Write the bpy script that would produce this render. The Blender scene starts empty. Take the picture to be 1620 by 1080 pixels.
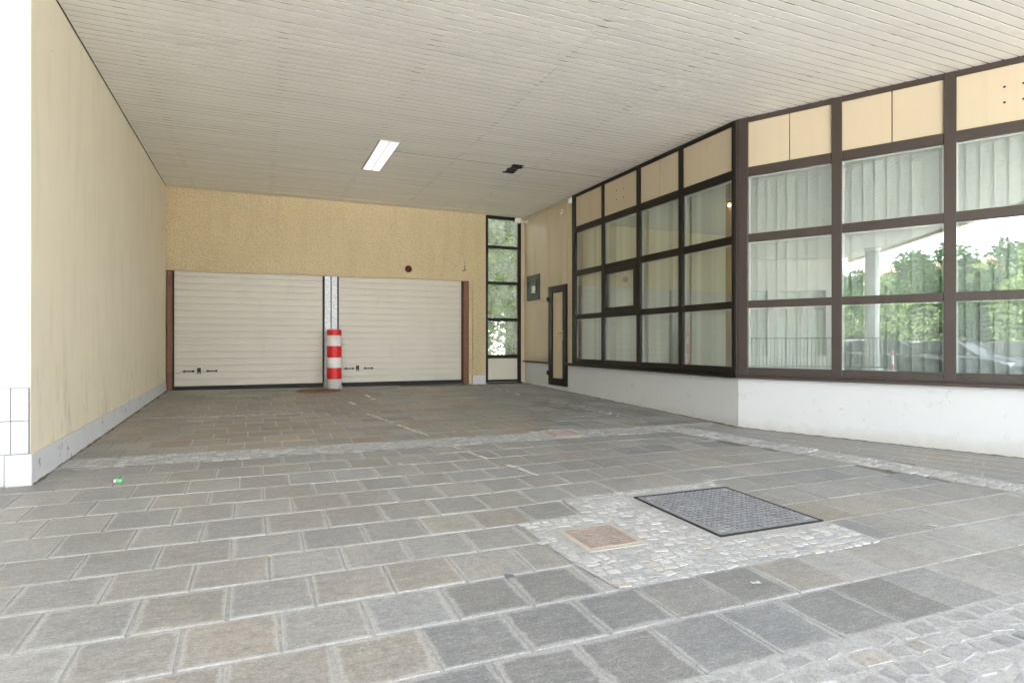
import bpy, bmesh, math, random
from mathutils import Vector, Matrix
random.seed(7)
SC = bpy.context.scene
COL = SC.collection
S = 1.06
ZC = 4.663                     # underside of the canopy slats
XL, YB, XR = -1.785, 14.5, 6.56
BX, BY = 6.588, 6.826          # corner where the glazed front bends
DX, DY = 0.4822, -0.8761       # direction of the bent front
NX, NY = -0.8761, -0.4822      # its outward normal
YCE = -1.0                     # canopy edge

def fz(x, y):
    x = max(-14.0, min(12.0, x)); y = max(-8.0, min(18.0, y))
    return -0.0072 * x + 0.0221 * y

# ------------------------------------------------------------------ materials
def sock(node, *names):
    for n in names:
        if n in node.inputs: return node.inputs[n]

class NT:
    def __init__(s, name):
        s.m = bpy.data.materials.new(name); s.m.use_nodes = True
        s.t = s.m.node_tree; s.b = s.t.nodes['Principled BSDF']
        s.out = s.t.nodes['Material Output']
    def n(s, typ, **kw):
        nd = s.t.nodes.new(typ)
        for k, v in kw.items(): setattr(nd, k, v)
        return nd
    def l(s, a, b): s.t.links.new(a, b)
    def coords(s):
        return s.n('ShaderNodeNewGeometry').outputs['Position']
    def mapped(s, scale=(1, 1, 1), rot=(0, 0, 0)):
        mp = s.n('ShaderNodeMapping'); mp.inputs['Scale'].default_value = scale; mp.inputs['Rotation'].default_value = rot
        s.l(s.coords(), mp.inputs['Vector']); return mp.outputs['Vector']
    def noise(s, scale, detail=4, rough=0.55, vec=None, dist=0.0):
        nd = s.n('ShaderNodeTexNoise'); nd.inputs['Scale'].default_value = scale
        nd.inputs['Detail'].default_value = detail; nd.inputs['Roughness'].default_value = rough
        nd.inputs['Distortion'].default_value = dist
        s.l(vec if vec is not None else s.coords(), nd.inputs['Vector']); return nd.outputs['Fac']
    def ramp(s, fac, stops):
        r = s.n('ShaderNodeValToRGB'); e = r.color_ramp.elements
        while len(e) < len(stops): e.new(0.5)
        for i, (p, c) in enumerate(stops):
            e[i].position = p; e[i].color = c if len(c) == 4 else (*c, 1)
        s.l(fac, r.inputs['Fac']); return r.outputs['Color']
    def fr(s, fac, a, b, c=0.0, d=1.0):
        r = s.n('ShaderNodeMapRange'); r.inputs['From Min'].default_value = a; r.inputs['From Max'].default_value = b
        r.inputs['To Min'].default_value = c; r.inputs['To Max'].default_value = d
        s.l(fac, r.inputs['Value']); return r.outputs['Result']
    def mix(s, fac, a, b, mode='MIX'):
        m = s.n('ShaderNodeMix', data_type='RGBA', blend_type=mode)
        for v, i in ((fac, 0), (a, 6), (b, 7)):
            if isinstance(v, (int, float)): m.inputs[i].default_value = v
            elif isinstance(v, tuple): m.inputs[i].default_value = (*v, 1) if len(v) == 3 else v
            else: s.l(v, m.inputs[i])
        return m.outputs[2]
    def math(s, op, a, b=None):
        m = s.n('ShaderNodeMath', operation=op)
        for i, v in enumerate((a, b)):
            if v is None: continue
            if isinstance(v, (int, float)): m.inputs[i].default_value = v
            else: s.l(v, m.inputs[i])
        return m.outputs[0]
    def bump(s, h, strength=0.3, dist=0.01):
        b = s.n('ShaderNodeBump'); b.inputs['Strength'].default_value = strength; b.inputs['Distance'].default_value = dist
        s.l(h, b.inputs['Height']); s.l(b.outputs['Normal'], s.b.inputs['Normal'])
    def base(s, c):
        if isinstance(c, tuple): s.b.inputs['Base Color'].default_value = (*c, 1)
        else: s.l(c, s.b.inputs['Base Color'])
    def rough(s, r):
        if isinstance(r, (int, float)): s.b.inputs['Roughness'].default_value = r
        else: s.l(r, s.b.inputs['Roughness'])

def mul(c, k): return tuple(v * k for v in c)

def simple(name, col, rough=0.6, metal=0.0, var=0.12, scale=3.0, bump=0.0, bscale=60, spec=None):
    t = NT(name)
    f = t.noise(scale, 5)
    t.base(t.mix(f, mul(col, 1 - var), mul(col, 1 + var)))
    t.rough(t.fr(t.noise(scale * 4, 3), 0.3, 0.7, max(0, rough - 0.07), min(1, rough + 0.07)))
    t.b.inputs['Metallic'].default_value = metal
    if spec is not None: t.b.inputs['Specular IOR Level'].default_value = spec
    if bump: t.bump(t.noise(bscale, 4), bump, 0.004)
    return t.m

def make_plaster(name, col, coarse, speck=True):
    t = NT(name)
    c = t.mix(t.noise(1.3, 5), mul(col, 0.93), mul(col, 1.05))
    v = t.mapped((5.0, 5.0, 0.7))
    c = t.mix(t.fr(t.noise(1.0, 5, 0.65, v), 0.5, 0.75, 0, 0.5), c, (col[0] * 0.80, col[1] * 0.79, col[2] * 0.76))
    if speck:
        sp = t.noise(14, 2, 0.5); sp2 = t.noise(2.2, 2)
        k = t.math('MULTIPLY', t.fr(sp, 0.735, 0.77), t.fr(sp2, 0.52, 0.6))
        c = t.mix(t.math('MULTIPLY', k, 0.7), c, (0.16, 0.13, 0.09))
        # splash dirt low on the wall
        z = t.n('ShaderNodeSeparateXYZ'); t.l(t.coords(), z.inputs[0])
        low = t.fr(z.outputs['Z'], 1.5, 0.4)
        st = t.noise(1.0, 5, 0.7, t.mapped((7, 7, 2.2)))
        c = t.mix(t.math('MULTIPLY', t.math('MULTIPLY', low, t.fr(st, 0.52, 0.72)), 0.55), c, (0.36, 0.32, 0.25))
    t.base(c); t.rough(0.9); t.b.inputs['Specular IOR Level'].default_value = 0.15
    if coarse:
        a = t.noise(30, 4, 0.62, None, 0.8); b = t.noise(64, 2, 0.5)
        c = t.mix(t.fr(a, 0.54, 0.36, 0, 0.42), c, (0.52, 0.42, 0.25)); c = t.mix(t.fr(b, 0.48, 0.36, 0, 0.3), c, (0.50, 0.40, 0.24))  # crevice shade put into the colour of the pits, together with dirt
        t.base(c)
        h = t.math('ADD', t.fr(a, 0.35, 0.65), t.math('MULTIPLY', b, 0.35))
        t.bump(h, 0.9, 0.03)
    else:
        a = t.noise(1.0, 5, 0.6, t.mapped((70, 70, 26))); b = t.noise(9, 3)
        t.bump(t.math('ADD', a, t.math('MULTIPLY', b, 0.8)), 0.35, 0.006)
    return t.m

M = {}
M['plaster'] = make_plaster('smooth_cream_render', (0.80, 0.73, 0.57), False)
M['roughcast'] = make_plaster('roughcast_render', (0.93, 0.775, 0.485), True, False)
def make_whitewash():
    t = NT('white_painted_concrete'); col = (0.60, 0.605, 0.61)
    c = t.mix(t.noise(2.0, 5), mul(col, 0.94), mul(col, 1.04))
    n1 = t.noise(5.5, 6, 0.7); n2 = t.noise(22, 3)
    c = t.mix(t.math('MULTIPLY', t.fr(n1, 0.60, 0.70), t.fr(n2, 0.48, 0.60)), c, (0.49, 0.48, 0.455))
    z = t.n('ShaderNodeSeparateXYZ'); t.l(t.coords(), z.inputs[0])
    low = t.fr(t.math('ADD', z.outputs['Z'], t.math('MULTIPLY', t.noise(8, 5), 0.16)), 0.33, 0.16)
    c = t.mix(t.math('MULTIPLY', low, 0.55), c, (0.42, 0.39, 0.33))
    t.base(c); t.rough(0.75); t.b.inputs['Specular IOR Level'].default_value = 0.25
    t.bump(t.math('ADD', t.noise(26, 5), t.noise(4, 3)), 0.25, 0.008)
    return t.m
M['white'] = make_whitewash()
def make_plinth():
    t = NT('grey_white_plinth_paint'); col = (0.66, 0.67, 0.69)
    c = t.mix(t.noise(3, 6, 0.65), mul(col, 0.86), mul(col, 1.08))
    n1 = t.noise(7, 6, 0.7)
    c = t.mix(t.fr(n1, 0.60, 0.66), c, (0.36, 0.35, 0.33))
    t.base(c); t.rough(0.8); t.bump(t.noise(24, 5), 0.35, 0.01)
    return t.m
M['plinth'] = make_plinth()
M['tile'] = simple('white_glazed_tile', (0.60, 0.605, 0.63), 0.25, var=0.02)
M['tile_joint'] = simple('tile_joint', (0.16, 0.15, 0.17), 0.9)
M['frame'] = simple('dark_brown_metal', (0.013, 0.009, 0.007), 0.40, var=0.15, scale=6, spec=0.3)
M['frame_near_lit'] = simple('brown_metal_lit', (0.050, 0.036, 0.030), 0.42, var=0.15, scale=6, spec=0.45)  # same frame metal, lightened to hold the daylight reflected near the street
M['green_frame'] = simple('dark_green_metal', (0.030, 0.038, 0.032), 0.45, var=0.15)
M['rust_brown'] = simple('brown_painted_steel', (0.17, 0.075, 0.036), 0.6, var=0.25, scale=8)
M['black'] = simple('black_rubber', (0.012, 0.011, 0.010), 0.7)
M['dark_gap'] = simple('dark_void', (0.03, 0.028, 0.025), 0.9)
M['backing'] = simple('ceiling_void', (0.07, 0.063, 0.052), 0.9)
def make_panel():
    t = NT('cream_sheet_panel'); col = (0.55, 0.46, 0.33)
    c = t.mix(t.noise(0.9, 4), mul(col, 0.94), mul(col, 1.05))
    c = t.mix(t.math('MULTIPLY', t.fr(t.noise(1, 5, 0.6, t.mapped((9, 9, 0.6))), 0.5, 0.8), 0.22), c, mul(col, 0.72))
    t.base(c); t.rough(t.fr(t.noise(3, 3), 0.3, 0.7, 0.38, 0.52)); t.b.inputs['Specular IOR Level'].default_value = 0.4
    t.bump(t.noise(1.6, 2), 0.12, 0.02)
    return t.m
M['panel'] = make_panel()
M['panel_grey'] = simple('pale_beige_panel', (0.62, 0.58, 0.50), 0.6, var=0.05)
def make_slat():
    t = NT('cream_ceiling_slat'); col = (0.77, 0.745, 0.69)
    at = t.n('ShaderNodeVertexColor'); at.layer_name = 'tint'
    c = t.mix(0.6, col, at.outputs['Color'], 'MULTIPLY')
    c = t.mix(t.fr(t.noise(0.8, 5, 0.6), 0.4, 0.75, 0, 0.25), c, mul(col, 0.84))
    d = t.noise(1, 5, 0.7, t.mapped((2.2, 9, 1)))
    c = t.mix(t.fr(d, 0.60, 0.74, 0, 0.42), c, (0.40, 0.34, 0.25))
    t.base(c); t.rough(0.42); t.b.inputs['Specular IOR Level'].default_value = 0.35
    t.bump(t.noise(2.0, 2), 0.08, 0.02)
    return t.m
M['slat'] = make_slat()
def make_door():
    t = NT('cream_garage_door'); col = (0.58, 0.55, 0.475)
    c = t.mix(t.noise(1.6, 5, 0.6), mul(col, 0.93), mul(col, 1.05))
    c = t.mix(t.math('MULTIPLY', t.fr(t.noise(1, 5, 0.65, t.mapped((4, 4, 1.1))), 0.55, 0.78), 0.3), c, mul(col, 0.75))
    t.base(c); t.rough(t.fr(t.noise(5, 3), 0.3, 0.7, 0.4, 0.55))
    t.bump(t.noise(180, 2), 0.06, 0.002)
    return t.m
M['door'] = make_door()
def make_galv():
    t = NT('galvanised_steel'); 
    c = t.ramp(t.noise(18, 4), [(0.3, (0.34, 0.35, 0.36)), (0.7, (0.55, 0.56, 0.57))])
    t.base(c); t.b.inputs['Metallic'].default_value = 0.55; t.rough(0.5)
    return t.m
M['galv'] = make_galv()
def make_paint(name, col, chip=True):
    t = NT(name)
    c = t.mix(t.noise(5, 4), mul(col, 0.92), mul(col, 1.05))
    if chip:
        c = t.mix(t.fr(t.noise(9, 5, 0.7), 0.69, 0.72), c, (0.45, 0.42, 0.38))
    t.base(c); t.rough(0.5); t.bump(t.noise(30, 4), 0.12, 0.004)
    return t.m
M['red'] = make_paint('red_paint', (0.62, 0.014, 0.014))
M['post_white'] = make_paint('bollard_white_paint', (0.74, 0.73, 0.70))
M['chrome'] = simple('satin_metal', (0.6, 0.55, 0.45), 0.3, 1.0)
M['brass'] = simple('brass', (0.5, 0.36, 0.16), 0.35, 1.0)
M['plastic_white'] = simple('white_plastic', (0.78, 0.78, 0.76), 0.4, var=0.03)
M['red_lens'] = simple('dark_red_lens', (0.13, 0.004, 0.004), 0.08, var=0.1)
M['red_lens'].node_tree.nodes['Principled BSDF'].inputs['Coat Weight'].default_value = 0.6
M['rust'] = simple('rusty_iron', (0.22, 0.115, 0.065), 0.8, var=0.35, scale=14, bump=0.5)
M['rust_pale'] = simple('worn_rusty_grate', (0.33, 0.27, 0.235), 0.7, var=0.3, scale=20, bump=0.4)

def make_slab():
    t = NT('gneiss_slab')
    at = t.n('ShaderNodeVertexColor'); at.layer_name = 'stone'
    ed = t.n('ShaderNodeVertexColor'); ed.layer_name = 'lime'
    base = at.outputs['Color']
    big = t.noise(2.2, 4); mid = t.noise(17, 5, 0.65)
    base = t.mix(t.fr(big, 0.3, 0.7, 0.0, 1.0), t.mix(1.0, base, (0.86, 0.86, 0.88), 'MULTIPLY'), t.mix(1.0, base, (1.10, 1.08, 1.04), 'MULTIPLY'))
    base = t.mix(t.fr(t.noise(0.55, 5, 0.65), 0.42, 0.68, 0, 0.34), base, (0.19, 0.18, 0.165))
    # mineral speckle, drawn out along the cleavage
    v = t.mapped((70, 170, 70), (0, 0, 0.5))
    sp = t.noise(1.0, 5, 0.75, v, 0.8)
    base = t.mix(t.fr(sp, 0.38, 0.56), t.mix(1.0, base, (0.66, 0.66, 0.66), 'MULTIPLY'), base)
    sepe = t.n('ShaderNodeSeparateColor'); t.l(ed.outputs['Color'], sepe.inputs[0])
    base = t.mix(t.math('MULTIPLY', t.fr(sp, 0.56, 0.72), t.math('ADD', t.math('MULTIPLY', sepe.outputs[1], 0.85), 0.12)), base, (0.62, 0.61, 0.58))
    base = t.mix(t.fr(mid, 0.32, 0.56, 0.34, 0.0), base, (0.10, 0.10, 0.095))
    st = t.noise(1.0, 5, 0.7, t.mapped((9, 42, 9), (0, 0, 0.25)), 0.5)
    base = t.mix(t.fr(st, 0.52, 0.72, 0.0, 0.30), base, (0.52, 0.51, 0.48)); base = t.mix(t.fr(st, 0.46, 0.32, 0.0, 0.28), base, (0.12, 0.12, 0.115))
    # edge distance from two uv layers (metres from the four edges)
    ua = t.n('ShaderNodeUVMap', uv_map='ea'); ub = t.n('ShaderNodeUVMap', uv_map='eb')
    sa = t.n('ShaderNodeSeparateXYZ'); sb = t.n('ShaderNodeSeparateXYZ'); t.l(ua.outputs[0], sa.inputs[0]); t.l(ub.outputs[0], sb.inputs[0])
    dmin = t.math('MINIMUM', t.math('MINIMUM', sa.outputs[0], sb.outputs[0]), t.math('MINIMUM', sa.outputs[1], sb.outputs[1]))
    wob = t.math('ADD', t.math('MULTIPLY', t.fr(t.noise(24, 6, 0.75), 0.3, 0.7), 0.022), t.math('MULTIPLY', t.fr(t.noise(5.5, 3), 0.35, 0.65), 0.020))
    lim = t.math('MULTIPLY', wob, sepe.outputs[0])
    k = t.fr(t.math('SUBTRACT', dmin, lim), 0.006, -0.010)
    fine = t.fr(t.noise(110, 4, 0.7), 0.40, 0.55, 0.35, 1.0)
    k = t.math('MULTIPLY', k, fine)
    base = t.mix(t.math('MULTIPLY', k, 0.5), base, (0.56, 0.555, 0.54))
    t.base(base)
    t.rough(t.fr(mid, 0.3, 0.7, 0.42, 0.62)); t.b.inputs['Specular IOR Level'].default_value = 0.45
    t.bump(t.math('ADD', t.math('MULTIPLY', t.noise(11, 5, 0.6), 1.0), t.math('MULTIPLY', sp, 0.45)), 0.4, 0.010)
    return t.m
M['slab'] = make_slab()
def make_mortar():
    t = NT('pale_mortar')
    c = t.ramp(t.noise(40, 6, 0.75), [(0.3, (0.28, 0.275, 0.26)), (0.5, (0.41, 0.405, 0.39)), (0.72, (0.54, 0.535, 0.52))])
    t.base(c); t.rough(0.95); t.bump(t.noise(90, 4, 0.7), 0.7, 0.01)
    return t.m
M['mortar'] = make_mortar()
M['mortar_dark'] = simple('dirty_joint_sand', (0.20, 0.18, 0.15), 0.95, var=0.35, scale=9)
M['bed'] = None
def make_bed():
    t = NT('sett_mortar'); c = t.ramp(t.noise(38, 6, 0.75), [(0.3, (0.25, 0.25, 0.245)), (0.5, (0.40, 0.40, 0.39)), (0.72, (0.52, 0.515, 0.50))]); t.base(c); t.rough(0.95); t.bump(t.noise(90, 4, 0.7), 0.7, 0.01); return t.m
M['bed'] = make_bed()
def make_cobble():
    t = NT('granite_sett')
    at = t.n('ShaderNodeVertexColor'); at.layer_name = 'stone'
    sp = t.noise(120, 4, 0.7)
    c = t.mix(t.fr(sp, 0.35, 0.65), t.mix(1.0, at.outputs['Color'], (0.62, 0.62, 0.63), 'MULTIPLY'), t.mix(1.0, at.outputs['Color'], (1.25, 1.25, 1.24), 'MULTIPLY'))
    c = t.mix(t.fr(t.noise(16, 5, 0.7), 0.40, 0.62, 0, 0.42), c, (0.47, 0.465, 0.45))
    t.base(c); t.rough(0.62); t.bump(t.noise(70, 4), 0.5, 0.006)
    return t.m
M['cobble'] = make_cobble()
def make_iron():
    t = NT('grey_cast_iron')
    c = t.ramp(t.noise(14, 5, 0.65), [(0.3, (0.20, 0.205, 0.22)), (0.6, (0.31, 0.315, 0.335)), (0.8, (0.42, 0.42, 0.42))])
    t.base(c); t.b.inputs['Metallic'].default_value = 0.15; t.rough(0.5); t.bump(t.noise(60, 3), 0.2, 0.003)
    return t.m
M['iron'] = make_iron()
M['iron_light'] = simple('scuffed_iron', (0.36, 0.37, 0.39), 0.5, 0.4, var=0.25, scale=20)
M['asphalt'] = simple('asphalt', (0.12, 0.12, 0.12), 0.9, var=0.25, scale=1.5)
M['bounce_forecourt'] = simple('pale_bounce_paving', (0.42, 0.415, 0.40), 0.9, var=0.15, scale=1.2)
M['gravel_ground'] = simple('grass_soil', (0.10, 0.12, 0.05), 0.95, var=0.4, scale=0.8)
M['line_paint'] = NT('worn_white_road_paint').m
def _lp():
    t = NT('worn_road_paint')
    c = t.ramp(t.noise(20, 6, 0.75), [(0.30, (0.30, 0.28, 0.25)), (0.42, (0.72, 0.70, 0.65))])
    t.base(c); t.rough(0.8); return t.m
M['line_paint'] = _lp()

def make_glass(tint, r0):
    t = NT('window_glass')
    lw = t.n('ShaderNodeLayerWeight'); lw.inputs['Blend'].default_value = 0.5
    p = t.math('POWER', lw.outputs['Facing'], 4.0)
    fac = t.math('ADD', t.math('MULTIPLY', p, 1 - r0), r0)
    tr = t.n('ShaderNodeBsdfTransparent'); tr.inputs['Color'].default_value = (*tint, 1)
    gl = t.n('ShaderNodeBsdfGlossy'); gl.inputs['Roughness'].default_value = 0.0; gl.inputs['Color'].default_value = (0.97, 1.0, 0.99, 1)
    bp = t.n('ShaderNodeBump'); bp.inputs['Strength'].default_value = 0.02; bp.inputs['Distance'].default_value = 0.02
    t.l(t.noise(1.1, 1), bp.inputs['Height']); t.l(bp.outputs['Normal'], gl.inputs['Normal'])
    mx = t.n('ShaderNodeMixShader'); t.l(fac, mx.inputs[0]); t.l(tr.outputs[0], mx.inputs[1]); t.l(gl.outputs[0], mx.inputs[2])
    t.l(mx.outputs[0], t.out.inputs['Surface'])
    return t.m
M['glass'] = make_glass((0.92, 0.945, 0.935), 0.165)
M['glass_inner'] = make_glass((0.97, 0.99, 0.98), 0.02)
def make_blind(ca, cb):
    t = NT('pale_green_blind_fabric')
    c = t.mix(t.noise(1.2, 3), ca, cb)
    at = t.n('ShaderNodeVertexColor'); at.layer_name = 'tint'; c = t.mix(1.0, c, at.outputs['Color'], 'MULTIPLY')
    d = t.n('ShaderNodeBsdfDiffuse'); t.l(c, d.inputs['Color'])
    tr = t.n('ShaderNodeBsdfTranslucent'); t.l(c, tr.inputs['Color'])
    mx = t.n('ShaderNodeMixShader'); mx.inputs[0].default_value = 0.3
    t.l(d.outputs[0], mx.inputs[1]); t.l(tr.outputs[0], mx.inputs[2]); t.l(mx.outputs[0], t.out.inputs['Surface'])
    return t.m
M['blind'] = make_blind((0.58, 0.61, 0.575), (0.66, 0.69, 0.65)); M['blind_far_lit'] = make_blind((0.76, 0.785, 0.72), (0.84, 0.86, 0.79))  # far copy made lighter to make up for the weaker daylight there
M['curtain'] = simple('ochre_curtain', (0.42, 0.30, 0.12), 0.9, var=0.2)
M['office_wall'] = simple('office_wall_paint', (0.60, 0.57, 0.50), 0.9, var=0.05)
M['office_floor'] = simple('office_carpet', (0.16, 0.15, 0.14), 0.95)
def emis(name, col, k):
    t = NT(name); t.b.inputs['Base Color'].default_value = (*col, 1)
    t.b.inputs['Emission Color'].default_value = (*col, 1); t.b.inputs['Emission Strength'].default_value = k
    t.rough(0.6); return t.m
M['lamp_glow'] = emis('lit_fluorescent_diffuser', (1.0, 0.985, 0.97), 0.10)
M['warm_glow'] = emis('warm_bulb', (1.0, 0.62, 0.25), 1.0)
def make_leaf(name, a, b, c_):
    t = NT(name)
    at = t.n('ShaderNodeVertexColor'); at.layer_name = 'leaf'
    s_ = t.n('ShaderNodeSeparateColor'); t.l(at.outputs['Color'], s_.inputs[0])
    c = t.ramp(s_.outputs[0], [(0.0, a), (0.5, b), (1.0, c_)])
    d = t.n('ShaderNodeBsdfDiffuse'); t.l(c, d.inputs['Color'])
    tr = t.n('ShaderNodeBsdfTranslucent'); t.l(t.mix(1.0, c, (1.45, 1.45, 0.95), 'MULTIPLY'), tr.inputs['Color'])
    mx = t.n('ShaderNodeMixShader'); mx.inputs[0].default_value = 0.58
    t.l(d.outputs[0], mx.inputs[1]); t.l(tr.outputs[0], mx.inputs[2]); t.l(mx.outputs[0], t.out.inputs['Surface'])
    return t.m
M['leaf'] = make_leaf('bright_leaf', (0.05, 0.10, 0.022), (0.12, 0.20, 0.04), (0.24, 0.32, 0.06))
M['leaf_mid'] = make_leaf('mid_green_leaf', (0.05, 0.075, 0.038), (0.10, 0.14, 0.065), (0.17, 0.215, 0.10))
M['leaf_dark'] = make_leaf('dark_leaf', (0.016, 0.035, 0.016), (0.03, 0.06, 0.024), (0.05, 0.085, 0.035))
M['bark'] = simple('bark', (0.13, 0.11, 0.09), 0.95, var=0.3, scale=9, bump=0.6, bscale=25)

# ------------------------------------------------------------------ mesh helpers
def tag(o, label=None, cat=None, group=None, kind=None):
    if label: o['label'] = label
    if cat: o['category'] = cat
    if group: o['group'] = group
    if kind: o['kind'] = kind
    return o
def link(name, bm, mats, parent=None, smooth=False, loc=None):
    me = bpy.data.meshes.new(name); bm.normal_update(); bm.to_mesh(me); bm.free()
    for m in (mats if isinstance(mats, (list, tuple)) else [mats]): me.materials.append(M[m] if isinstance(m, str) else m)
    if smooth: me.shade_smooth()
    o = bpy.data.objects.new(name, me); COL.objects.link(o)
    if parent:
        o.parent = parent; o.matrix_parent_inverse = Matrix.Translation(-Vector(parent.location)) if parent.rotation_euler.z == 0 else Matrix.Identity(4)
    return o
def thing(name, label, cat, loc=(0, 0, 0), group=None, rz=0.0):
    o = bpy.data.objects.new(name, None); COL.objects.link(o); o.location = loc; o.rotation_euler.z = rz
    o.empty_display_size = 0.2
    return tag(o, label, cat, group)
def BMN(): return bmesh.new()
def box(bm, x0, x1, y0, y1, z0, z1, bev=0.0, mi=0, T=None):
    vs = [bm.verts.new(p) for p in ((x0, y0, z0), (x1, y0, z0), (x1, y1, z0), (x0, y1, z0), (x0, y0, z1), (x1, y0, z1), (x1, y1, z1), (x0, y1, z1))]
    fs = [bm.faces.new([vs[i] for i in f]) for f in ((0, 3, 2, 1), (4, 5, 6, 7), (0, 1, 5, 4), (1, 2, 6, 5), (2, 3, 7, 6), (3, 0, 4, 7))]
    for f in fs: f.material_index = mi
    if bev:
        es = list({e for f in fs for e in f.edges})
        r = bmesh.ops.bevel(bm, geom=es, offset=bev, segments=1, affect='EDGES')
        vs = list({v for f in r['faces'] for v in f.verts} | {v for v in vs if v.is_valid})
        for f in r['faces']: f.material_index = mi
    if T is not None: bmesh.ops.transform(bm, matrix=T, verts=[v for v in vs if v.is_valid])
def cyl(bm, p0, p1, r0, r1=None, seg=20, cap=True, mi=0):
    r1 = r0 if r1 is None else r1
    p0, p1 = Vector(p0), Vector(p1); d = (p1 - p0).normalized()
    a = d.orthogonal().normalized(); b = d.cross(a)
    A = []; Bv = []
    for i in range(seg):
        t = 2 * math.pi * i / seg; u = a * math.cos(t) + b * math.sin(t)
        A.append(bm.verts.new(p0 + u * r0)); Bv.append(bm.verts.new(p1 + u * r1))
    for i in range(seg):
        j = (i + 1) % seg; f = bm.faces.new((A[i], A[j], Bv[j], Bv[i])); f.smooth = True; f.material_index = mi
    if cap:
        f = bm.faces.new(A[::-1]); f.material_index = mi
        f = bm.faces.new(Bv); f.material_index = mi
def prism(bm, pts, z0, z1, mi=0):
    a = [bm.verts.new((x, y, z0 if not callable(z0) else z0(x, y))) for x, y in pts]
    b = [bm.verts.new((x, y, z1 if not callable(z1) else z1(x, y))) for x, y in pts]
    n = len(pts)
    fs = [bm.faces.new(a[::-1]), bm.faces.new(b)] + [bm.faces.new((a[i], a[(i + 1) % n], b[(i + 1) % n], b[i])) for i in range(n)]
    for f in fs: f.material_index = mi
    bmesh.ops.recalc_face_normals(bm, faces=fs)
def fpt(s, off=0.0):           # point on the bent front: s along, off outward
    return BX + DX * s + NX * off, BY + DY * s + NY * off
# local frame of the bent front: x along s, y into the building, z up
TF = Matrix(((DX, -NX, 0, BX), (DY, -NY, 0, BY), (0, 0, 1, 0), (0, 0, 0, 1)))
# far front: x along -Y starting at the corner? here x = distance from the corner towards the back wall
TB = Matrix(((0, 1, 0, XR), (1, 0, 0, 0), (0, 0, 1, 0), (0, 0, 0, 1)))   # local x -> world Y, local y -> world +X

# ------------------------------------------------------------------ ground
def grid_sheet(name, xs, ys, dz, mat):
    bm = BMN(); V = {}
    for i, x in enumerate(xs):
        for j, y in enumerate(ys): V[i, j] = bm.verts.new((x, y, fz(x, y) + dz))
    for i in range(len(xs) - 1):
        for j in range(len(ys) - 1): bm.faces.new((V[i, j], V[i + 1, j], V[i + 1, j + 1], V[i, j + 1]))
    return link(name, bm, mat)
def lin(a, b, n): return [a + (b - a) * i / n for i in range(n + 1)]
tag(grid_sheet('ground', [-600, -100, -40, -14, -8, 0, 6, 12, 40, 100, 600], [-600, -100, -40, -8, 0, 6, 12, 18, 40, 100, 600], -0.05, 'asphalt'),
    'dark asphalt ground around the building', None, None, 'structure')
tag(grid_sheet('bounce_forecourt', lin(-20, 16, 8), lin(-60, -1.42, 12), -0.03, 'bounce_forecourt'), 'unseen pale paving added in front of the canopy to bounce light in', None, None, 'structure')  # pale unseen sheet, added to bounce daylight under the canopy
tag(grid_sheet('mortar_bed', lin(-13, 8.6, 12), lin(-1.4, 15.2, 10), -0.007, 'mortar'), 'pale mortar in the joints of the stone paving', None, None, 'structure')

def joint_sand():
    bm = BMN()
    for x0, x1, y0, y1, nx, ny in ((4.0, 8.2, 1.95, 6.8, 4, 4), (3.2, 6.6, 7.36, 14.9, 4, 6)):
        xs, ys = lin(x0, x1, nx), lin(y0, y1, ny)
        for a, b in zip(xs, xs[1:]):
            for c, d in zip(ys, ys[1:]):
                bm.faces.new([bm.verts.new((x, y, fz(x, y) - .0045)) for x, y in ((a, c), (b, c), (b, d), (a, d))])
    tag(link('joint_sand', bm, 'mortar_dark'), 'dark sand in the narrow joints of the paving', None, None, 'structure')
joint_sand()
YLL = [1.80, 2.2, 2.56, 2.93, 3.315, 3.682, 4.057, 4.468, 4.874, 5.257, 5.679, 6.074, 6.439]
YLR = [1.80, 2.205, 2.60, 2.99, 3.40, 3.80, 4.20, 4.60, 4.99, 5.37, 5.75, 6.10, 6.45]
def yline(k, x):
    if k < len(YLL):
        f = max(0.0, min(1.0, (x / S - 1.6) / 2.4)); return S * (YLL[k] * (1 - f) + YLR[k] * f)
    return S * (6.93 + (k - len(YLL)) * 0.3815)
NROW = len(YLL) + 19
OFF = [0.08, 0.27, 0.085, 0.253, 0.065, 0.25, 0.058, 0.234, 0.05, 0.24, 0.05, 0.235]
PX = 0.3765
PATCH = [(1.80, 2.71), (1.74, 3.12), (1.72, 3.55), (1.72, 3.90), (2.27, 3.93), (2.31, 4.36), (3.88, 4.42), (3.87, 2.74)]
def inpoly(x, y, P):
    c = False; n = len(P)
    for i in range(n):
        (x0, y0), (x1, y1) = P[i], P[(i + 1) % n]
        if (y0 > y) != (y1 > y) and x < (x1 - x0) * (y - y0) / (y1 - y0) + x0: c = not c
    return c
SDIR = Vector((0.2335, -0.9723))            # direction of the diagonal sett strip
S0 = Vector((5.34, 6.87)); SW = 0.48        # its left edge and width
def dstrip(x, y):                            # across, along
    v = Vector((x, y)) - S0
    return v.x * -SDIR.y + v.y * SDIR.x, v.dot(SDIR)
def xright(y):
    return XR - 0.02 if y > BY else BX + (BY - y) * 0.5504 - 0.03

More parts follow.
